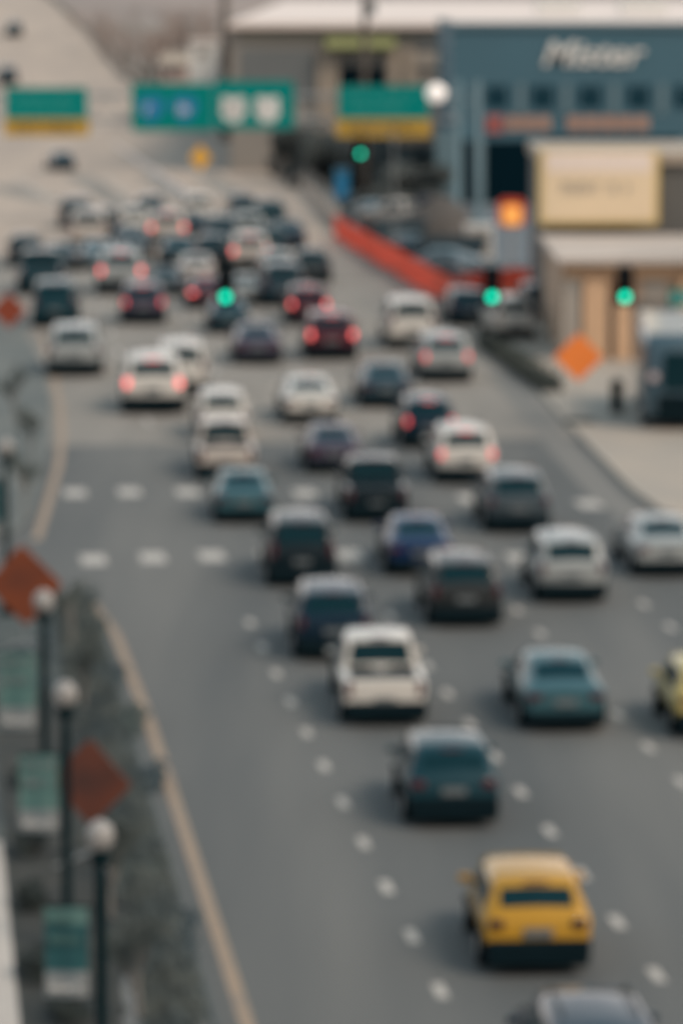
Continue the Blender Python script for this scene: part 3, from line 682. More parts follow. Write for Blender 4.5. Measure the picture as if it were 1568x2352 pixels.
bm = bmesh.new(); plate(bm, rrect(-.82, -.28, .82, .30, .06), -.015, .015); obj('panel', bm, M_green, o)
bm = bmesh.new(); scribble(bm, -.68, .68, -.12, .12, -.022, random.Random(3)); obj('lettering', bm, M_white, o)
bm = bmesh.new()
for sx in (-.5, .5): tube(bm, [(sx, 0, .3), (sx, 0, wire_pt(f, .9).z - c.z)], [.012, .012], 5)
obj('hanger', bm, M_trim, o)
# far signal on a mast arm
c = P(828, 352, 232); base = P(905, 0, 232)
o = thing('signal_mast', "slim steel mast with a short arm behind the far green signal", "pole", (base.x, 232.3, 0))
bm = bmesh.new(); lathe(bm, [(.2, 0), (.18, .1), (.08, .3), (.06, c.z + 1.5)], 10); obj('pole', bm, M_greyd, o, True)
bm = bmesh.new(); tube(bm, [(0, 0, c.z + 1.35), (c.x - base.x - .3, 0, c.z + 1.45)], [.05, .035], 8); obj('arm', bm, M_greyd, o)
signal(828, 352, 232, "small far green signal under the right green road sign", c.z + 1.40, "far signals")

# ------------------------------------------------------------------ sign gantry
YG = 262.0
zb, zt = P(0, 300, YG).z, P(0, 215, YG).z
xl, xr = P(-230, 0, YG).x, P(1052, 0, YG).x
o = thing('sign_gantry', "grey steel truss gantry spanning the highway behind the green signs", "sign gantry", (0, YG + .8, 0))
for x in (xl, xr):
    bm = bmesh.new(); lathe(bm, [(.5, 0), (.5, .3), (.28, .4), (.24, zt + .9)], 14, (x, 0, 0)); obj('upright', bm, M_bldg2, o, True)
bm = bmesh.new(); n = 30
za, zc = zt - .1, zb + .75
for dy in (-.35, .35):
    for z in (za, zc): tube(bm, [(xl, dy, z), (xr, dy, z)], [.09, .09], 6)
    for i in range(n):
        xa, xb = xl + (xr - xl) * i / n, xl + (xr - xl) * (i + 1) / n
        tube(bm, [(xa, dy, za if i % 2 else zc), (xb, dy, zc if i % 2 else za)], [.05, .05], 5)
obj('truss', bm, M_steel, o)
bm = bmesh.new(); box(bm, (xl + xr) / 2, -.55, zb + .3, xr - xl - 3, .5, .06); obj('walkway', bm, M_steel, o)
def guide_sign(x0, x1, y0, y1, label, exit_h=None, kind='text', seed=1):
    a, b = P(x0, y0, YG), P(x1, y1, YG); cx, wd, ht = (a.x + b.x) / 2, b.x - a.x, a.z - b.z
    o = thing('highway_sign', label, "road sign", (cx, YG, b.z), 0, "green highway signs on the gantry")
    bm = bmesh.new(); plate(bm, rrect(-wd / 2, 0, wd / 2, ht, .22), -.04, .04); obj('panel', bm, M_green, o)
    bm = bmesh.new(); w2 = .07
    for z in (.12, ht - .12): box(bm, 0, -.05, z, wd - .5, .02, w2)
    for x in (-wd / 2 + .14, wd / 2 - .14): box(bm, x, -.05, ht / 2, w2, .02, ht - .5)
    obj('border', bm, mat("dull sign border", (.01, .275, .25), .7), o)
    rn = random.Random(seed)
    if kind == 'text':
        bm = bmesh.new(); scribble(bm, -wd * .4, wd * .4, ht * .56, ht * .8, -.05, rn); scribble(bm, -wd * .4, wd * .42, ht * .2, ht * .44, -.05, rn)
        obj('lettering', bm, mat("dull sign lettering", (.03, .31, .285), .7), o)
    bm = bmesh.new()
    for x in (-wd * .3, wd * .3): box(bm, x, .22, ht / 2, .1, .36, ht + .4)
    obj('hanger', bm, M_steel, o)
    if exit_h:
        e = P(0, exit_h, YG).z - b.z
        bm = bmesh.new(); plate(bm, rrect(-wd / 2 - .1, e, wd / 2 + .1, -.02, .12), -.035, .035); ep = obj('exit_panel', bm, M_signy, o)
        t = text_mesh('lettering', "EXIT ONLY", abs(e) * .72, M_black, ep, (0, -.045, e / 2), width=wd * .78)
    return o, wd, ht
guide_sign(12, 201, 200, 272, "left green highway sign with yellow exit strip below", 311, 'text', 5)
s2, wd, ht = guide_sign(302, 490, 190, 300, "green highway sign carrying two blue route shields", None, 'shield')
s3, wd3, ht3 = guide_sign(491, 676, 184, 296, "green highway sign carrying two white route shields", None, 'shield')
guide_sign(776, 985, 195, 272, "right green highway sign with yellow exit strip, above the far signal", 314, 'text', 9)
def shield_pts(w, h, kind):
    if kind == 'interstate':
        return [(0, -h / 2), (w * .28, -h * .33), (w * .48, -h * .02), (w * .5, h * .28), (w * .36, h * .5), (w * .18, h * .44), (0, h * .5), (-w * .18, h * .44), (-w * .36, h * .5), (-w * .5, h * .28), (-w * .48, -h * .02), (-w * .28, -h * .33)]
    return [(0, -h / 2), (w * .3, -h * .42), (w * .5, -h * .12), (w * .42, h * .2), (w * .5, h * .36), (w * .36, h * .5), (0, h * .43), (-w * .36, h * .5), (-w * .5, h * .36), (-w * .42, h * .2), (-w * .5, -h * .12), (-w * .3, -h * .42)]
for px, par, kind, ox in ((348, s2, 'interstate', 396), (424, s2, 'interstate', 396), (536, s3, 'route', 583.5), (614, s3, 'route', 583.5)):
    c = P(px, 250, YG); x = c.x - par.location.x; z = c.z - par.location.z
    bm = bmesh.new(); plate(bm, [(x + a, z + b) for a, b in shield_pts(1.75, 1.8, kind)], -.07, -.045)
    sh = obj('route_shield', bm, M_blue if kind == 'interstate' else M_white, par)
    bm = bmesh.new(); rn = random.Random(int(px))
    for k in (-1, 1):
        scribble(bm, x + (-.42 if k < 0 else .04), x + (.0 if k < 0 else .46), z - .35, z + .3, -.08, rn, 1)
    obj('number', bm, M_white if kind == 'interstate' else M_grtxt, sh)

# ------------------------------------------------------------------ street light pole, orange lit sign, warning sign, utility poles
p0 = P(1098, 0, 238)
o = thing('street_light', "tall pale grey street light with a round white lamp on its left arm", "street light", (p0.x, 238, 0))
zt_ = P(0, 185, 238).z; za_ = P(0, 222, 238).z; xo = P(1002, 0, 238).x - p0.x
bm = bmesh.new(); lathe(bm, [(.4, 0), (.4, .5), (.30, .6), (.26, 3), (.2, zt_)], 14); obj('pole', bm, M_bldg2, o, True)
bm = bmesh.new(); tube(bm, [(0, 0, za_ - .5), (xo * .5, 0, za_ + .05), (xo + .3, 0, za_ + .1)], [.09, .08, .06], 8); tube(bm, [(0, 0, za_ - 1.5), (-1.2, 0, za_ - 1.4)], [.08, .06], 8); obj('arm', bm, M_bldg2, o)
bm = bmesh.new(); lathe(bm, [(.0, -.62), (.3, -.55), (.55, -.3), (.64, 0), (.55, .3), (.3, .5), (.1, .58)], 20, (xo, 0, za_ + .25)); obj('lamp', bm, mat("white street lamp lens", (.85, .8, .76), .4, emit=(1, .9, .82), estr=.38), o, True)
c = P(1100, 585, 228)
o = thing('utility_cabinet', "white utility cabinet at the foot of the tall street light", "cabinet", (c.x, 228, 0.006))
bm = bmesh.new(); box(bm, 0, 0, 1.0, 1.65, 1.0, 2.0, .05); obj('casing', bm, M_white, o)
bm = bmesh.new(); box(bm, 0, -.51, 1.0, 1.4, .03, 1.6, .01); obj('door', bm, M_palew, o)
bm = bmesh.new(); box(bm, 0, 0, 2.04, 1.8, 1.1, .08, .02); obj('roof', bm, M_white, o)
c = P(1175, 487, 205)
o = thing('lit_pole_sign', "glowing orange sign with red rim on a post left of the cream billboard", "sign", (c.x, 205, 0))
bm = bmesh.new(); plate(bm, rrect(-.72, c.z - .75, .72, c.z + .75, .35), -.1, .1); obj('rim', bm, M_redrim, o)
bm = bmesh.new(); plate(bm, rrect(-.5, c.z - .68, .5, c.z + .4, .25), -.13, -.1); obj('panel', bm, M_ornlit, o)
bm = bmesh.new(); lathe(bm, [(.16, 0), (.1, .2), (.08, c.z - .7)], 10); obj('post', bm, M_steel, o)
c = P(460, 361, 285)
o = thing('warning_sign', "small yellow warning sign standing on the highway under the wide green sign", "road sign", (c.x, 285, 0))
hw = .82
bm = bmesh.new(); plate(bm, [(0, c.z - hw * 1.2), (hw, c.z), (0, c.z + hw * 1.2), (-hw, c.z)], -.02, .02); obj('panel', bm, mat("amber sign", (.78, .42, .06), .5), o)
bm = bmesh.new(); tube(bm, [(0, .04, 0), (0, .04, c.z + .6)], [.05, .05], 8); obj('post', bm, M_steel, o)
def upole(px, Y, top, r, label, box_y=None):
    a = P(px, top, Y); o = thing('utility_pole', label, "pole", (a.x, Y, 0), 0, "dark poles by the highway")
    bm = bmesh.new(); lathe(bm, [(r * 1.3, 0), (r, a.z)], 10); obj('pole', bm, M_bark, o, True)
    bm = bmesh.new(); box(bm, 0, 0, a.z - .6, 2.4, .14, .16); obj('crossarm', bm, M_bark, o)
    if box_y:
        z = P(0, box_y, Y).z; bm = bmesh.new(); lathe(bm, [(.3, -.5), (.34, -.4), (.34, .4), (.2, .55)], 12, (.45, -.2, z)); obj('transformer', bm, M_greyd, o)
upole(516, 385, -70, .36, "dark utility pole rising left of the grey building")
upole(838, 278, -70, .2, "dark utility pole above the right green sign", 18)

# ------------------------------------------------------------------ buildings
def wall_box(name, px0, px1, top, Y, depth, m, parent, z0=0.0, dy=0.0):
    a, b = P(px0, top, Y), P(px1, top, Y)
    bm = bmesh.new(); box(bm, (a.x + b.x) / 2, Y + depth / 2 + dy, (a.z + z0) / 2, b.x - a.x, depth, a.z - z0); return obj(name, bm, m, parent)
def panel(bm, x0, x1, y0, y1, Y, th=.1, proud=.05, bev=0):
    a, b = P(x0, y0, Y), P(x1, y1, Y)
    box(bm, (a.x + b.x) / 2, Y - proud + th / 2, (a.z + b.z) / 2, b.x - a.x, th, a.z - b.z, bev)
# slate blue building
YB = 285.0
o = thing('slate_blue_building', "large slate blue clad building with white script lettering and small square windows", "building")
wall_box('wall', 1037, 2100, 55, YB, 42, M_bldg, o)
bm = bmesh.new(); panel(bm, 1032, 2105, 50, 62, YB, .5, .25); obj('parapet', bm, M_bldg2, o)
a, b = P(1037, 50, YB), P(2100, 50, YB)
bm = bmesh.new(); box(bm, (a.x + b.x) / 2, YB + 21, a.z - .1, b.x - a.x - .6, 41, .2); obj('roof', bm, M_roof, o)
for x in (1090, 1196, 1300, 1410, 1520):
    bm = bmesh.new(); panel(bm, x - 9, x + 9, 190, 262, YB, .12, .10); obj('pilaster', bm, M_bldg2, o)
for x in (1140, 1246, 1355, 1466, 1575):
    bm = bmesh.new(); panel(bm, x - 26, x + 26, 194, 246, YB, .1, .06); f_ = obj('window', bm, M_win, o)
    bm = bmesh.new()
    panel(bm, x - 30, x - 25, 190, 250, YB, .12, .08); panel(bm, x + 25, x + 30, 190, 250, YB, .12, .08); panel(bm, x - 2, x + 2, 194, 232, YB, .1, .075); panel(bm, x - 25, x + 25, 190, 195, YB, .12, .08)
    obj('frame', bm, M_bldg, f_)
for x0, x1, n in ((1160, 1266, 3), (1300, 1492, 5)):
    bm = bmesh.new()
    for k in range(n):
        xa = x0 + (x1 - x0) * k / n; panel(bm, xa + 3, xa + (x1 - x0) / n - 3, 266, 298, YB, .12, .08)
    obj('brick_band', bm, M_limeband, o)
bm = bmesh.new(); panel(bm, 1116, 1154, 264, 304, YB, .16, .12, .04); obj('red_badge', bm, mat("dull red badge", (.36, .10, .09), .6), o)
bm = bmesh.new(); panel(bm, 1062, 1252, 322, 520, YB, .1, .06); obj('garage_opening', bm, M_void, o)  # flat panel on the wall; the recess's darkness is its colour
bm = bmesh.new(); panel(bm, 1252, 1560, 312, 352, YB, .1, .06); obj('window_band', bm, M_win, o)
bm = bmesh.new(); panel(bm, 1086, 1112, 316, 520, YB, .4, .38); obj('column', bm, M_bldg2, o)
bm = bmesh.new(); panel(bm, 1000, 1040, 300, 520, YB, .8, .5); obj('column', bm, M_bldg2, o)
c = P(1355, 125, YB)
text_mesh('lettering', "Mister", 2.6, M_white, o, (c.x, YB - .12, c.z), shear=.32, extr=.06, bold=.05, width=(1470 - 1235) / FPX * YB)
# white roofed hall behind
YH = 332.0
o = thing('white_roofed_hall', "long hall with a broad pale roof stretching behind the other buildings", "building")
wall_box('wall', 528, 2300, 58, YH, 330, M_greyw, o)
a, b = P(524, 50, YH), P(2300, 50, YH)
bm = bmesh.new(); box(bm, (a.x + b.x) / 2, YH + 165 - .4, a.z - .25, b.x - a.x, 331, .5); obj('roof', bm, M_roof, o)
bm = bmesh.new(); panel(bm, 552, 722, 112, 235, YH, .2, .1); obj('window_band', bm, M_greyd, o)
bm = bmesh.new(); panel(bm, 775, 882, 152, 205, YH, .2, .12); obj('dark_opening', bm, M_void, o)
bm = bmesh.new(); panel(bm, 552, 1000, 60, 96, YH, .2, .1); obj('fascia', bm, mat("olive grey fascia", (.23, .22, .185), .8), o)
for x in (742, 765, 905, 940):
    bm = bmesh.new(); panel(bm, x - 13, x + 13, 112, 330, YH, .5, .4); obj('column', bm, M_beige, o)
bm = bmesh.new(); panel(bm, 955, 1030, 118, 150, YH, .4, .3); obj('ledge', bm, M_palew, o)
bm = bmesh.new(); panel(bm, 960, 1030, 86, 112, YH, .4, .3); obj('louvre', bm, M_greyd, o)
c, e = P(748, 82, YH), P(908, 110, YH)
bm = bmesh.new(); ys = [(-.1, c.z), (-1.6, e.z + .25), (-1.6, e.z), (-.1, e.z + .05)]
lo = [bm.verts.new((c.x, YH + y, z)) for y, z in ys]; hi = [bm.verts.new((e.x, YH + y, z)) for y, z in ys]
for i in range(4): bm.faces.new((lo[i], lo[(i + 1) % 4], hi[(i + 1) % 4], hi[i]))
bm.faces.new(lo[::-1]); bm.faces.new(hi); obj('awning', bm, M_lime, o)
# rooftop plant on the hall
for x0, x1, yy, dz, lab in ((1230, 1330, 28, 1.5, "low pale plant unit on the hall roof above the script lettering"), (1420, 1530, 22, 1.3, "second pale plant unit on the hall roof toward the right edge")):
    Y = 400; a, b = P(x0, yy, Y), P(x1, yy, Y); zr = P(0, 50, YH).z
    bm = bmesh.new(); box(bm, (a.x + b.x) / 2, Y, zr + .7, b.x - a.x, 4, 1.4, .1)
    for k in range(3): box(bm, a.x + (b.x - a.x) * (k + .5) / 3, Y, zr + 1.5, .9, .9, .3, .05)
    tag(obj('roof_unit', bm, M_white), lab, "roof unit", "plant units on the hall roof")
# small white stair tower between trees and hall
o = thing('white_tower', "small white rendered tower between the bare trees and the grey hall", "building")
wall_box('wall', 434, 500, 97, 400, 4, M_white, o); a, b = P(430, 93, 400), P(504, 93, 400)
bm = bmesh.new(); box(bm, (a.x + b.x) / 2, 402, a.z, b.x - a.x, 4.4, .3); obj('roof', bm, M_roof, o)
bm = bmesh.new(); panel(bm, 452, 478, 112, 132, 400, .1, .05); obj('window', bm, M_greyw, o)
o = thing('pink_house', "low pinkish house left of the white tower", "building")
wall_box('wall', 372, 430, 148, 410, 6, mat("pinkish render", (.46, .36, .33), .85), o); a, b = P(368, 140, 409), P(434, 140, 409)
bm = bmesh.new(); zr = P(0, 148, 410).z
lo = [(a.x, 409.6, zr), (b.x, 409.6, zr), (b.x, 416.4, zr), (a.x, 416.4, zr)]
v = [bm.verts.new(q) for q in lo] + [bm.verts.new((a.x, 413, zr + 1.2)), bm.verts.new((b.x, 413, zr + 1.2))]
for f_ in ((0, 1, 5, 4), (2, 3, 4, 5), (0, 4, 3), (1, 2, 5), (3, 2, 1, 0)): bm.faces.new([v[i] for i in f_])
obj('roof', bm, M_beige, o)
bm = bmesh.new(); panel(bm, 385, 400, 158, 175, 410, .1, .05); obj('window', bm, M_win, o)
# tan shop with white roof and the charcoal block with the billboard
YT = 166.0
o = thing('tan_shop', "low tan brick shop with a bright white roof behind the orange diamond sign", "building")
a, b = P(1292, 604, YT), P(2100, 604, YT)
bm = bmesh.new(); box(bm, (a.x + b.x) / 2, YT + 7.5, a.z / 2, b.x - a.x, 15, a.z); obj('wall', bm, M_tan, o)
bm = bmesh.new(); box(bm, (a.x + b.x) / 2, YT + 7.2, a.z + .12, b.x - a.x + .5, 16.2, .24, .03); obj('roof', bm, mat('aged pale roof', (.52, .44, .385), .85, col2=(.42, .365, .325), scale=.3), o)
bm = bmesh.new(); panel(bm, 1296, 2100, 612, 640, YT, .2, .14); obj('fascia', bm, M_tanl, o)
for x0, x1 in ((1338, 1392), (1412, 1446), (1560, 1600)):
    bm = bmesh.new(); panel(bm, x0, x1, 640, 838, YT, .5, .45, .02); obj('column', bm, M_tanl, o)
bm = bmesh.new(); panel(bm, 1294, 1330, 640, 838, YT, .4, .3); obj('corner_pier', bm, M_palew, o)
for x0, x1 in ((1394, 1410), (1450, 1556), (1604, 1720)):
    bm = bmesh.new(); panel(bm, x0, x1, 690, 832, YT, .08, .05); f_ = obj('shop_window', bm, mat('dusty shop glass', (.16, .15, .14), .3) if x0 != 1394 else M_dgrey, o)
    bm = bmesh.new()
    panel(bm, x0 - 3, x1 + 3, 684, 690, YT, .16, .1); panel(bm, (x0 + x1) / 2 - 2, (x0 + x1) / 2 + 2, 690, 832, YT, .1, .08); obj('frame', bm, M_palew, f_)
bm = bmesh.new(); panel(bm, 1475, 1530, 640, 690, YT, .1, .06); obj('shop_sign', bm, M_palew, o)
YC = 183.0
o = thing('charcoal_block', "charcoal grey block behind the tan shop, cream billboard on its face", "building")
wall_box('wall', 1246, 2100, 372, YC, 12, M_dgrey, o)
bm = bmesh.new(); panel(bm, 1240, 2105, 349, 374, YC, 13, .3); obj('parapet', bm, M_beige, o)
o = thing('billboard', "cream billboard with yellow frame and grey lettering on the charcoal block", "billboard")
a, b = P(1237, 344, YC - 1), P(1512, 516, YC - 1); o.location = ((a.x + b.x) / 2, YC - 1, (a.z + b.z) / 2); W2, H2 = (b.x - a.x) / 2, (a.z - b.z) / 2
bm = bmesh.new(); plate(bm, rrect(-W2, -H2, W2, H2, .12), 0, .25); obj('frame', bm, M_bfr, o)
bm = bmesh.new(); plate(bm, rrect(-W2 + .22, -H2 + .22, W2 - .22, H2 - .05, .1), -.03, 0); obj('panel', bm, M_cream, o)
bm = bmesh.new(); plate(bm, rrect(-W2 + .4, H2 * .42, W2 - .4, H2 - .12, .1), -.045, -.03); obj('header_panel', bm, mat("pink white poster band", (.84, .72, .64), .6), o)
rn = random.Random(12); bm = bmesh.new(); scribble(bm, -W2 * .62, W2 * .66, -.32, .28, -.05, rn); obj('lettering', bm, mat("faded grey lettering", (.42, .37, .31), .7), o)
for x in (-W2 * .6, W2 * .6):
    bm = bmesh.new(); box(bm, x, .62, 0, .12, .74, .12); obj('bracket', bm, M_steel, o)

# coach at the right edge
c = G(1568, 985, .13)
o = thing('coach', "dark slate coach with pale roof and rounded corner cut off by the right edge", "coach", (c.x, c.y + 4.5, .13), HEAD - .15)
bm = bmesh.new(); prof = rrect(-1.32, .32, 1.32, 3.55, .38, 6); sec = []
for y, s in ((-5, .86), (-4.85, .95), (-4.6, 1), (4.6, 1), (4.9, .95), (5, .86)):
    sec.append([bm.verts.new((x * s, y, 1.93 + (z - 1.93) * s)) for x, z in prof])
for i in range(len(sec) - 1):
    for k in range(len(prof)): bm.faces.new((sec[i][k], sec[i][(k + 1) % len(prof)], sec[i + 1][(k + 1) % len(prof)], sec[i + 1][k]))
bm.faces.new(sec[0]); bm.faces.new(sec[-1]); bmesh.ops.recalc_face_normals(bm, faces=bm.faces[:])
obj('body', bm, M_bus, o, True)
bm = bmesh.new(); box(bm, 0, 0, 3.57, 2.3, 9.2, .12, .05); obj('roof_pod', bm, M_busp, o)
bm = bmesh.new(); plate(bm, rrect(-.6, 1.5, 1.0, 2.9, .2), -5.05, -4.9); obj('rear_window', bm, M_glass, o)
bm = bmesh.new(); plate(bm, rrect(-.8, .5, .8, 1.3, .1), -5.04, -4.9); obj('engine_grille', bm, M_trim, o)
for sx in (-1, 1):
    bm = bmesh.new(); box(bm, sx * 1.32, 0, 2.4, .05, 8.6, 1.0, .02); obj('side_window', bm, M_glass, o)
    bm = bmesh.new(); tube(bm, [(sx * .95, -4.9, 2.0), (sx * .95, -5.06, 2.0)], [.2, .18], 18); obj('round_lamp', bm, mat("pinkish lamp", (.5, .42, .43), .4), o)
    for yy in (-3.2, 3.3):
        bm = bmesh.new(); cyl_x(bm, 0, 0, 0, .48, .3, 22); wh = obj('wheel', bm, M_tyre, o, False, (sx * 1.18, yy, .48)); bm = bmesh.new(); cyl_x(bm, sx * .13, 0, 0, .28, .06, 12); obj('rim', bm, M_rim, wh)
bm = bmesh.new(); box(bm, 0, -4.92, .45, 2.2, .3, .26, .06); obj('rear_bumper', bm, M_trim, o)
bm = bmesh.new(); box(bm, 0, 0, .33, 2.1, 8.6, .2, .04); obj('chassis', bm, M_trim, o)

# litter bin on the pavement
c = G(1416, 948, .13)
o = thing('litter_bin', "slim dark litter bin on the right pavement before the tan column", "bin", (c.x, c.y, .13))
bm = bmesh.new(); lathe(bm, [(.2, 0), (.24, .03), (.24, .95), (.26, .97), (.26, 1.02)], 16); obj('body', bm, M_dark, o, True)
bm = bmesh.new(); lathe(bm, [(.27, 1.02), (.27, 1.1), (.18, 1.28), (.05, 1.32)], 16); obj('lid', bm, M_dark, o, True)

# blue cabin, drums, fences
c = P(785, 0, 288)
o = thing('portable_toilet', "small blue portable toilet beside the highway barrier", "portable toilet", (c.x, 288, 0))
bm = bmesh.new(); box(bm, 0, 0, 1.15, 1.15, 1.2, 2.2, .06); obj('cabin', bm, M_toilet, o)
bm = bmesh.new(); box(bm, 0, 0, 2.33, 1.25, 1.3, .22, .1); obj('roof', bm, M_toilet, o)
bm = bmesh.new(); box(bm, 0, -.61, 1.1, .8, .03, 1.9, .01); obj('door', bm, M_blue, o)
for x, y, lab in ((1172, 712, "orange drum right of the middle green signal"), (1200, 706, "orange drum second from the middle green signal"), (1232, 700, "orange drum nearest the tan shop corner")):
    c = G(x, y, .13); o = thing('traffic_drum', lab, "traffic drum", (c.x, c.y, .13), 0, "orange drums on the pavement corner")
    bm = bmesh.new(); lathe(bm, [(.42, 0), (.42, .08), (.3, .1), (.3, .4), (.27, .41), (.27, .75), (.24, .76), (.24, 1.02), (.1, 1.05)], 16); obj('body', bm, M_orange, o, True)
    bm = bmesh.new(); lathe(bm, [(.305, .2), (.305, .32)], 16); lathe(bm, [(.275, .52), (.275, .66)], 16); obj('band', bm, M_white, o, True)
def safety_fence(pts, label, h):
    o = thing('safety_fence', label, "safety fence", (pts[0].x, pts[0].y, 0), 0, "orange mesh fences round the works lot")
    org = Vector((pts[0].x, pts[0].y, 0)); bm = bmesh.new(); rn = random.Random(4)
    for i in range(len(pts) - 1):
        A, B = pts[i] - org, pts[i + 1] - org; n = max(2, int((B - A).length / 1.2)); d = (B - A).normalized(); nn = Vector((d.y, -d.x, 0)) * .015; prev = None
        for k in range(n + 1):
            q = A.lerp(B, k / n); hh = h * (1 - .10 * (k % 2) * rn.random())
            row = [bm.verts.new(q - nn + Vector((0, 0, .03))), bm.verts.new(q - nn + Vector((0, 0, hh))), bm.verts.new(q + nn + Vector((0, 0, hh))), bm.verts.new(q + nn + Vector((0, 0, .03)))]
            if prev:
                for j in range(4): bm.faces.new((prev[j], prev[(j + 1) % 4], row[(j + 1) % 4], row[j]))
            prev = row
    bmesh.ops.recalc_face_normals(bm, faces=bm.faces[:]); obj('mesh_panel', bm, M_mesh, o)
    for i in range(len(pts) - 1):
        A, B = pts[i] - org, pts[i + 1] - org; n = max(1, int((B - A).length / 4))
        for k in range(n):
            q = A.lerp(B, k / n); bm = bmesh.new(); tube(bm, [(q.x, q.y + .06, 0), (q.x, q.y + .06, h + .15)], [.03, .03], 5); obj('post', bm, M_dark, o)
safety_fence([G(1050, 712), G(960, 660), G(880, 612), G(800, 564), G(768, 545)], "long orange mesh fence running along the right side of the avenue", 1.5)
safety_fence([G(1055, 716), G(1120, 706), G(1180, 698), G(1250, 690)], "short orange mesh fence turning right behind the middle green signal", 1.9)
# soil heap
bm = bmesh.new(); rn = random.Random(5); c = P(1010, 0, 246); n = 20; prev = None
for rr, z in ((5.0, 0), (4.0, .9), (3.0, 1.6), (1.8, 2.3), (.6, 2.6)):
    row = [bm.verts.new((c.x + rr * .62 * math.cos(2 * math.pi * i / n) * rn.uniform(.85, 1.15), 246 + rr * math.sin(2 * math.pi * i / n) * rn.uniform(.85, 1.15), z * rn.uniform(.85, 1.1))) for i in range(n)]
    if prev:
        for i in range(n): bm.faces.new((prev[i], prev[(i + 1) % n], row[(i + 1) % n], row[i]))
    prev = row
bm.faces.new(prev); tag(obj('soil_heap', bm, M_dirt, smooth=True), "dark brown heap of soil in the works lot left of the white cabinet", "soil heap")
# barrier with posts along the right edge of the highway
def barrier(pts, label, h, m, post=None, wd=.4):
    o = thing('highway_barrier', label, "barrier", pts[0], 0, "barriers along the highway"); bm = bmesh.new(); prev = None; org = Vector(pts[0])
    for i, p in enumerate(pts):
        d = (pts[min(i + 1, len(pts) - 1)] - pts[max(i - 1, 0)]); d.z = 0; d.normalize(); n = Vector((d.y, -d.x, 0)); q = p - org
        row = [bm.verts.new(q + n * a + Vector((0, 0, z))) for a, z in ((-wd / 2, -.05), (-wd * .25, .35), (-wd * .18, h), (wd * .18, h), (wd * .25, .35), (wd / 2, -.05))]
        if prev:
            for j in range(5): bm.faces.new((prev[j], prev[j + 1], row[j + 1], row[j]))
        prev = row
    bmesh.ops.recalc_face_normals(bm, faces=bm.faces[:]); obj('wall', bm, m, o)
    if post:
        k = 0.0
        for a, b in zip(pts, pts[1:]):
            L = (b - a).length; s = -k
            while True:
                s += post
                if s > L: k = L - (s - post); break
                q = a.lerp(b, s / L) - org; bm = bmesh.new(); tube(bm, [(q.x, q.y, q.z + h - .02), (q.x, q.y, q.z + h + 1.3)], [.07, .07], 5); obj('post', bm, M_steel, o)
barrier([Vector((p.x - .4, p.y, z)) for p, z in fine[:1] + fine[4:40:4]], "pale concrete barrier with railing posts along the right edge of the highway", .9, M_conc, 6)
barrier([Vector((p.x - .4, p.y, z)) for p, z in fine[36:76:4]], "pale concrete barrier along the upper curve of the rising highway", .9, M_conc)
barrier([G(500, 505), G(440, 458), G(380, 415), G(310, 368), G(245, 326)], "low concrete divider running diagonally between the highway lanes", .45, M_roof)

# ------------------------------------------------------------------ vegetation
def leaf_cloud(name, rx, ry, rz, n, size, m, parent, seed, cz, flat=.0):
    rn = random.Random(seed); bm = bmesh.new()
    lumps = [(Vector((rn.uniform(-.75, .75) * rx, rn.uniform(-.75, .75) * ry, cz + rn.uniform(-.6, .75) * rz)), rn.uniform(.3, .55)) for _ in range(14)]
    for _ in range(n):
        c, k = rn.choice(lumps); d = Vector((rn.gauss(0, 1), rn.gauss(0, 1), rn.gauss(0, 1))).normalized() * rn.uniform(.5, 1) ** .5
        p = c + Vector((d.x * rx * k, d.y * ry * k, d.z * rz * k))
        if p.z < .05: p.z = .05 + rn.random() * .2
        a = Vector((rn.gauss(0, 1), rn.gauss(0, 1), rn.gauss(0, 1))).normalized(); b = a.orthogonal().normalized(); s = size * rn.uniform(.6, 1.3)
        bm.faces.new([bm.verts.new(p + a * s), bm.verts.new(p + b * s * .6), bm.verts.new(p - a * s), bm.verts.new(p - b * s * .6)])
    return obj(name, bm, m, parent)
def make_bush(seed, label, loc, rx, ry, rz, n, size, m, group, cat='bush', nm='bush'):
    o = thing(nm, label, cat, loc, 0, group)
    rn = random.Random(seed); bm = bmesh.new()
    for k in range(7):
        a = rn.uniform(0, 6.28); tube(bm, [(0, 0, 0), (math.cos(a) * rx * .3, math.sin(a) * ry * .3, rz * .6), (math.cos(a) * rx * .65, math.sin(a) * ry * .65, rz * 1.5)], [.05, .035, .012], 5)
    obj('stem', bm, M_bark, o); leaf_cloud('crown', rx, ry, rz, n, size, m, o, seed, rz)
    return o
for i, (x, Y, rx, rz) in enumerate(((640, 352, 2.6, 2.6), (690, 318, 2.8, 2.8), (745, 306, 2.8, 2.6), (800, 312, 2.6, 3.0), (855, 300, 2.6, 2.6), (905, 296, 2.6, 2.4), (955, 284, 2.4, 1.8), (985, 300, 2.2, 2.2), (890, 268, 1.8, 1.3), (838, 268, 1.6, 1.2))):
    p = P(x, 0, Y)
    make_bush(20 + i, ["dark evergreen bush farthest left behind the wide green sign", "dark evergreen bush at the highway edge left of the far signal", "dark evergreen bush beside the blue portable toilet", "dark bush right behind the far green signal", "dark bush just right of the far green signal", "dark bush under the right end of the yellow exit strip",
               "dark bush in front of the slate blue columns", "dark bush against the slate blue building corner", "low dark bush beside the pale pickup", "low dark bush below the far green signal"][i], (p.x, Y, 0), rx, rx, rz * .8, 2600, .24, M_leafd, "dark bushes between highway and buildings")
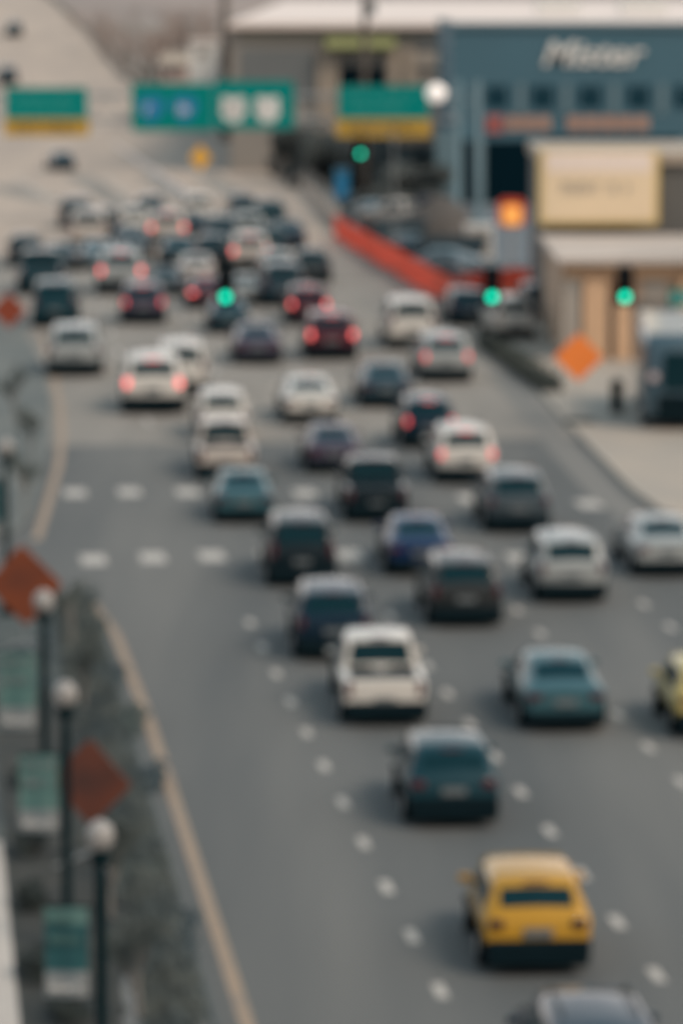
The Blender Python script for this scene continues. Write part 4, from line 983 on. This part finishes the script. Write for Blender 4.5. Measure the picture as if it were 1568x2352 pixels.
# low hedge strip on the right pavement
pts = [G(1108, 792, .13), G(1165, 832, .13), G(1215, 868, .13), G(1262, 900, .13)]
org = pts[0].lerp(pts[-1], .5); o = thing('low_hedge', "low dark hedge strip along the right pavement kerb", "hedge", org, 0)
rn = random.Random(8); bm = bmesh.new()
for _ in range(5200):
    f = rn.random() * 2.999; i = int(f); p = pts[i].lerp(pts[i + 1], f - i) - org + Vector((rn.uniform(-.35, .55), rn.uniform(-.4, .4), .02 + abs(rn.gauss(0, .26))))
    a = Vector((rn.gauss(0, 1), rn.gauss(0, 1), rn.gauss(0, 1))).normalized(); b = a.orthogonal().normalized(); s = .1 * rn.uniform(.6, 1.3)
    bm.faces.new([bm.verts.new(p + a * s), bm.verts.new(p + b * s * .6), bm.verts.new(p - a * s), bm.verts.new(p - b * s * .6)])
obj('leaves', bm, M_hedge, o)
bm = bmesh.new()
for i in range(14):
    q = pts[0].lerp(pts[-1], (i + .5) / 14) - org; tube(bm, [(q.x, q.y, 0), (q.x + .05, q.y, .35)], [.02, .01], 5)
obj('stem', bm, M_bark, o)
# grey green shrubs on the left verge
M_leafb = mat("blue grey leaves", (.05, .075, .088), .8, col2=(.03, .052, .064), scale=1.2)
for i, (x, y, rx, ry, rz) in enumerate(((375, 2175, .55, 2.0, .10), (318, 2010, .5, 1.6, .09), (345, 1790, .3, 1.5, .08), (290, 1660, .45, 1.9, .09), (245, 1560, .4, 1.8, .09), (212, 1460, .4, 1.9, .08), (190, 1385, .4, 1.6, .08))):
    p = G(x, y, .1)
    make_bush(50 + i, ["blue grey low shrub nearest the bottom, close to the yellow line", "blue grey low shrub behind the nearest globe lamp", "low shrub right of the dark orange diamond sign", "low shrub between second lamp globe and yellow line", "low shrub right of the third lamp pole",
               "low shrub below the tilted orange sign", "low shrub beside the right tip of the tilted orange sign"][i], (p.x, p.y, .1), rx, ry, rz, 420, .07, M_leafg if i % 2 else M_leafb, "low shrubs on the left verge", 'shrub', 'low_shrub')
# dark groundcover bushes in the bed left of the lamps
for i, (x, y, rx, rz) in enumerate(((95, 2240, .35, .2), (72, 2080, .3, .2), (75, 1960, .3, .2), (60, 1800, .3, .2), (150, 2340, .35, .2))):
    p = G(x, y, .11)
    make_bush(80 + i, ["dark groundcover bush left of the deep teal banner", "dark bush by the pale path edge", "dark bush under the white foot of the second banner", "dark bush at the left edge beside the second banner", "dark bush at the bottom left corner"][i], (p.x, p.y, .11), rx, rx * 2, rz, 500, .07, mat('deep green leaves', (.022, .034, .032), .8, col2=(.012, .02, .022), scale=1), "dark bushes in the planting bed")
# bare trees
def bare_tree(seed, h):
    rn = random.Random(seed); o = thing('bare_tree', 'x', 'tree'); bt, bc = bmesh.new(), bmesh.new()
    def grow(p, d, L, r, lv):
        q = p + d * L * .5 + Vector((rn.uniform(-1, 1), rn.uniform(-1, 1), .3)) * L * .06; e = p + d * L
        tube(bt if lv < 2 else bc, [p, q, e], [r, r * .8, r * .6], 6 if lv < 2 else 3, False)
        if lv >= 5: return
        for k in range(3 if lv else 5):
            a = d.orthogonal().normalized(); a.rotate(Matrix.Rotation(rn.uniform(0, 6.28), 3, d)); sp = rn.uniform(.35, .75)
            nd = (d * math.cos(sp) + a * math.sin(sp) + Vector((0, 0, .12))).normalized()
            grow(p.lerp(e, rn.uniform(.55, 1)), nd, L * rn.uniform(.58, .78), max(r * .5, .02), lv + 1)
    grow(Vector((0, 0, 0)), Vector((0, 0, 1)), h * .34, h * .018, 0)
    obj('trunk', bt, M_bark, o); obj('crown', bc, M_twig, o); return o
tp = [bare_tree(3, 17), bare_tree(9, 15)]; first = [True, True]
TL = ["bare brown tree nearest the curving highway at the top", "bare brown tree second from the highway curve", "bare brown tree behind the pinkish house", "tall bare tree left of the white tower", "bare tree directly behind the white tower", "bare tree left of the dark utility pole",
      "bare tree far back in the middle of the grove", "bare tree at the far back near the highway", "bare tree beyond the utility pole", "bare tree low in front of the grove"]
for i, (x, Y) in enumerate(((285, 520), (322, 505), (370, 470), (405, 450), (460, 470), (500, 440), (430, 540), (250, 600), (540, 560), (345, 455))):
    k = i % 2; o = tp[k] if first[k] else copy_tree(tp[k]); first[k] = False
    p = P(x, 0, Y); o.location = (p.x, Y, -.05); o.rotation_euler = (0, 0, i * 1.3); o['label'] = TL[i]; o['group'] = "bare trees beyond the highway"

# bare saplings on the left verge
def sapling(seed, h):
    rn = random.Random(seed); o = thing('bare_sapling', 'x', 'tree'); bt, bc = bmesh.new(), bmesh.new()
    def grow(p, d, L, r, lv):
        e = p + d * L
        tube(bt if lv < 2 else bc, [p, p + d * L * .5 + Vector((rn.uniform(-1, 1), rn.uniform(-1, 1), 0)) * L * .05, e], [r, r * .8, r * .6], 6 if lv < 2 else 3, False)
        if lv >= 4: return
        for k in range(4 if lv else 7):
            a = d.orthogonal().normalized(); a.rotate(Matrix.Rotation(rn.uniform(0, 6.28), 3, d)); sp = rn.uniform(.3, .65)
            nd = (d * math.cos(sp) + a * math.sin(sp) + Vector((0, 0, .15))).normalized()
            grow(p.lerp(e, rn.uniform(.4, 1)), nd, L * rn.uniform(.55, .75), max(r * .5, .008), lv + 1)
    grow(Vector((0, 0, 0)), Vector((0, 0, 1)), h * .42, .05, 0)
    obj('trunk', bt, mat("pale sapling bark", (.20, .19, .175), .9), o); obj('crown', bc, mat("grey green twigs", (.12, .14, .13), .9, col2=(.08, .10, .10), scale=1.5), o); return o
sp_ = [sapling(31, 2.3), sapling(44, 2.1)]
for i, (x, y, lab) in enumerate(((322, 2345, "bare sapling with pale trunk right of the nearest lamp pole"), (255, 2110, "bare sapling behind the nearest globe"),
        (190, 1640, "bare sapling beside the second lamp globe"), (165, 1500, "bare sapling between the third lamp and the yellow line"),
        (55, 1180, "bare sapling on the far verge past the tilted orange sign"), (75, 1070, "bare sapling on the far verge near the far yellow line"), (35, 960, "bare sapling farthest off on the far verge"))):
    o = sp_[i % 2] if i < 2 else copy_tree(sp_[i % 2]); p = G(x, y, .1)
    o.location = (p.x, p.y, .1); o.rotation_euler = (0, 0, i * 1.1); o.scale = (1, 1, 1 + .08 * (i % 3)); o['label'] = lab; o['group'] = "bare saplings on the verges"

# low brush growing all along the verge
rn = random.Random(77); bm = bmesh.new()
patches = [(rn.uniform(55, 99), rn.uniform(tl1 + .35, t0 - .85), rn.uniform(.5, 1.6), rn.uniform(.12, .34)) for _ in range(95)]
for _ in range(15000):
    a_, b_, la, lb = rn.choice(patches); sx = a_ + rn.gauss(0, la); tx = b_ + rn.gauss(0, lb)
    if not (tl1 + .1 < tx < t0 - .62) or sx > 100: continue
    p = R(sx, tx, .1 + abs(rn.gauss(0, .09))); d = Vector((rn.gauss(0, .6), rn.gauss(0, .6), 1)).normalized(); q = d.orthogonal().normalized() * rn.uniform(.02, .05); L = rn.uniform(.06, .2)
    bm.faces.new([bm.verts.new(p - q), bm.verts.new(p + q), bm.verts.new(p + q * .4 + d * L), bm.verts.new(p - q * .4 + d * L)])
o = tag(obj('brush', bm, mat("dull verge brush", (.10, .115, .108), .95, col2=(.035, .055, .066), scale=.8)), "rough mottled brush covering the verge between the lamp posts and the yellow line", "brush"); o['kind'] = 'stuff'
# clutter in the works lot
for i, (x, y, rz, lab) in enumerate(((905, 560, .4, "dark steel skip in the works lot, middle of the fence"), (1040, 600, .1, "dark steel skip in the works lot near the white cabinet"))):
    p = G(x, y); o = thing('steel_skip', lab, "skip", (p.x, p.y, .006), rz, "skips in the works lot")
    bm = bmesh.new(); lo = [(-1.5, -.8), (1.5, -.8), (1.5, .8), (-1.5, .8)]; hi = [(-2.0, -.95), (2.0, -.95), (2.0, .95), (-2.0, .95)]
    v0 = [bm.verts.new((a, b, .1)) for a, b in lo]; v1 = [bm.verts.new((a, b, 1.5)) for a, b in hi]; v2 = [bm.verts.new((a * .96, b * .93, 1.5)) for a, b in hi]; v3 = [bm.verts.new((a * .9, b * .9, .3)) for a, b in lo]
    for k in range(4):
        j = (k + 1) % 4; bm.faces.new((v0[k], v0[j], v1[j], v1[k])); bm.faces.new((v1[k], v1[j], v2[j], v2[k])); bm.faces.new((v2[k], v2[j], v3[j], v3[k]))
    bm.faces.new(v0[::-1]); bm.faces.new(v3); bmesh.ops.recalc_face_normals(bm, faces=bm.faces[:]); obj('bin', bm, mat("dark skip paint", (.02, .045, .06), .6), o)
    for sx in (-1, 1):
        bm = bmesh.new(); box(bm, sx * .9, 0, .055, .16, 1.5, .1); obj('skid', bm, M_black, o)
A, B = G(880, 590), G(1040, 690)
for i in range(6):
    p = A.lerp(B, i / 5) + Vector((2.2, 1.5, 0)); o = tag(obj('concrete_block', (lambda b: (box(b, 0, 0, .45, 2.6, .5, .9, .12), b)[1])(bmesh.new()), mat("blue grey concrete", (.16, .19, .21), .9)), "blue grey concrete barrier block standing in the row behind the long orange fence", "barrier block", "concrete blocks behind the orange fence")
    d = B - A; o.location = (p.x, p.y, .006); o.rotation_euler = (0, 0, math.atan2(d.y, d.x))
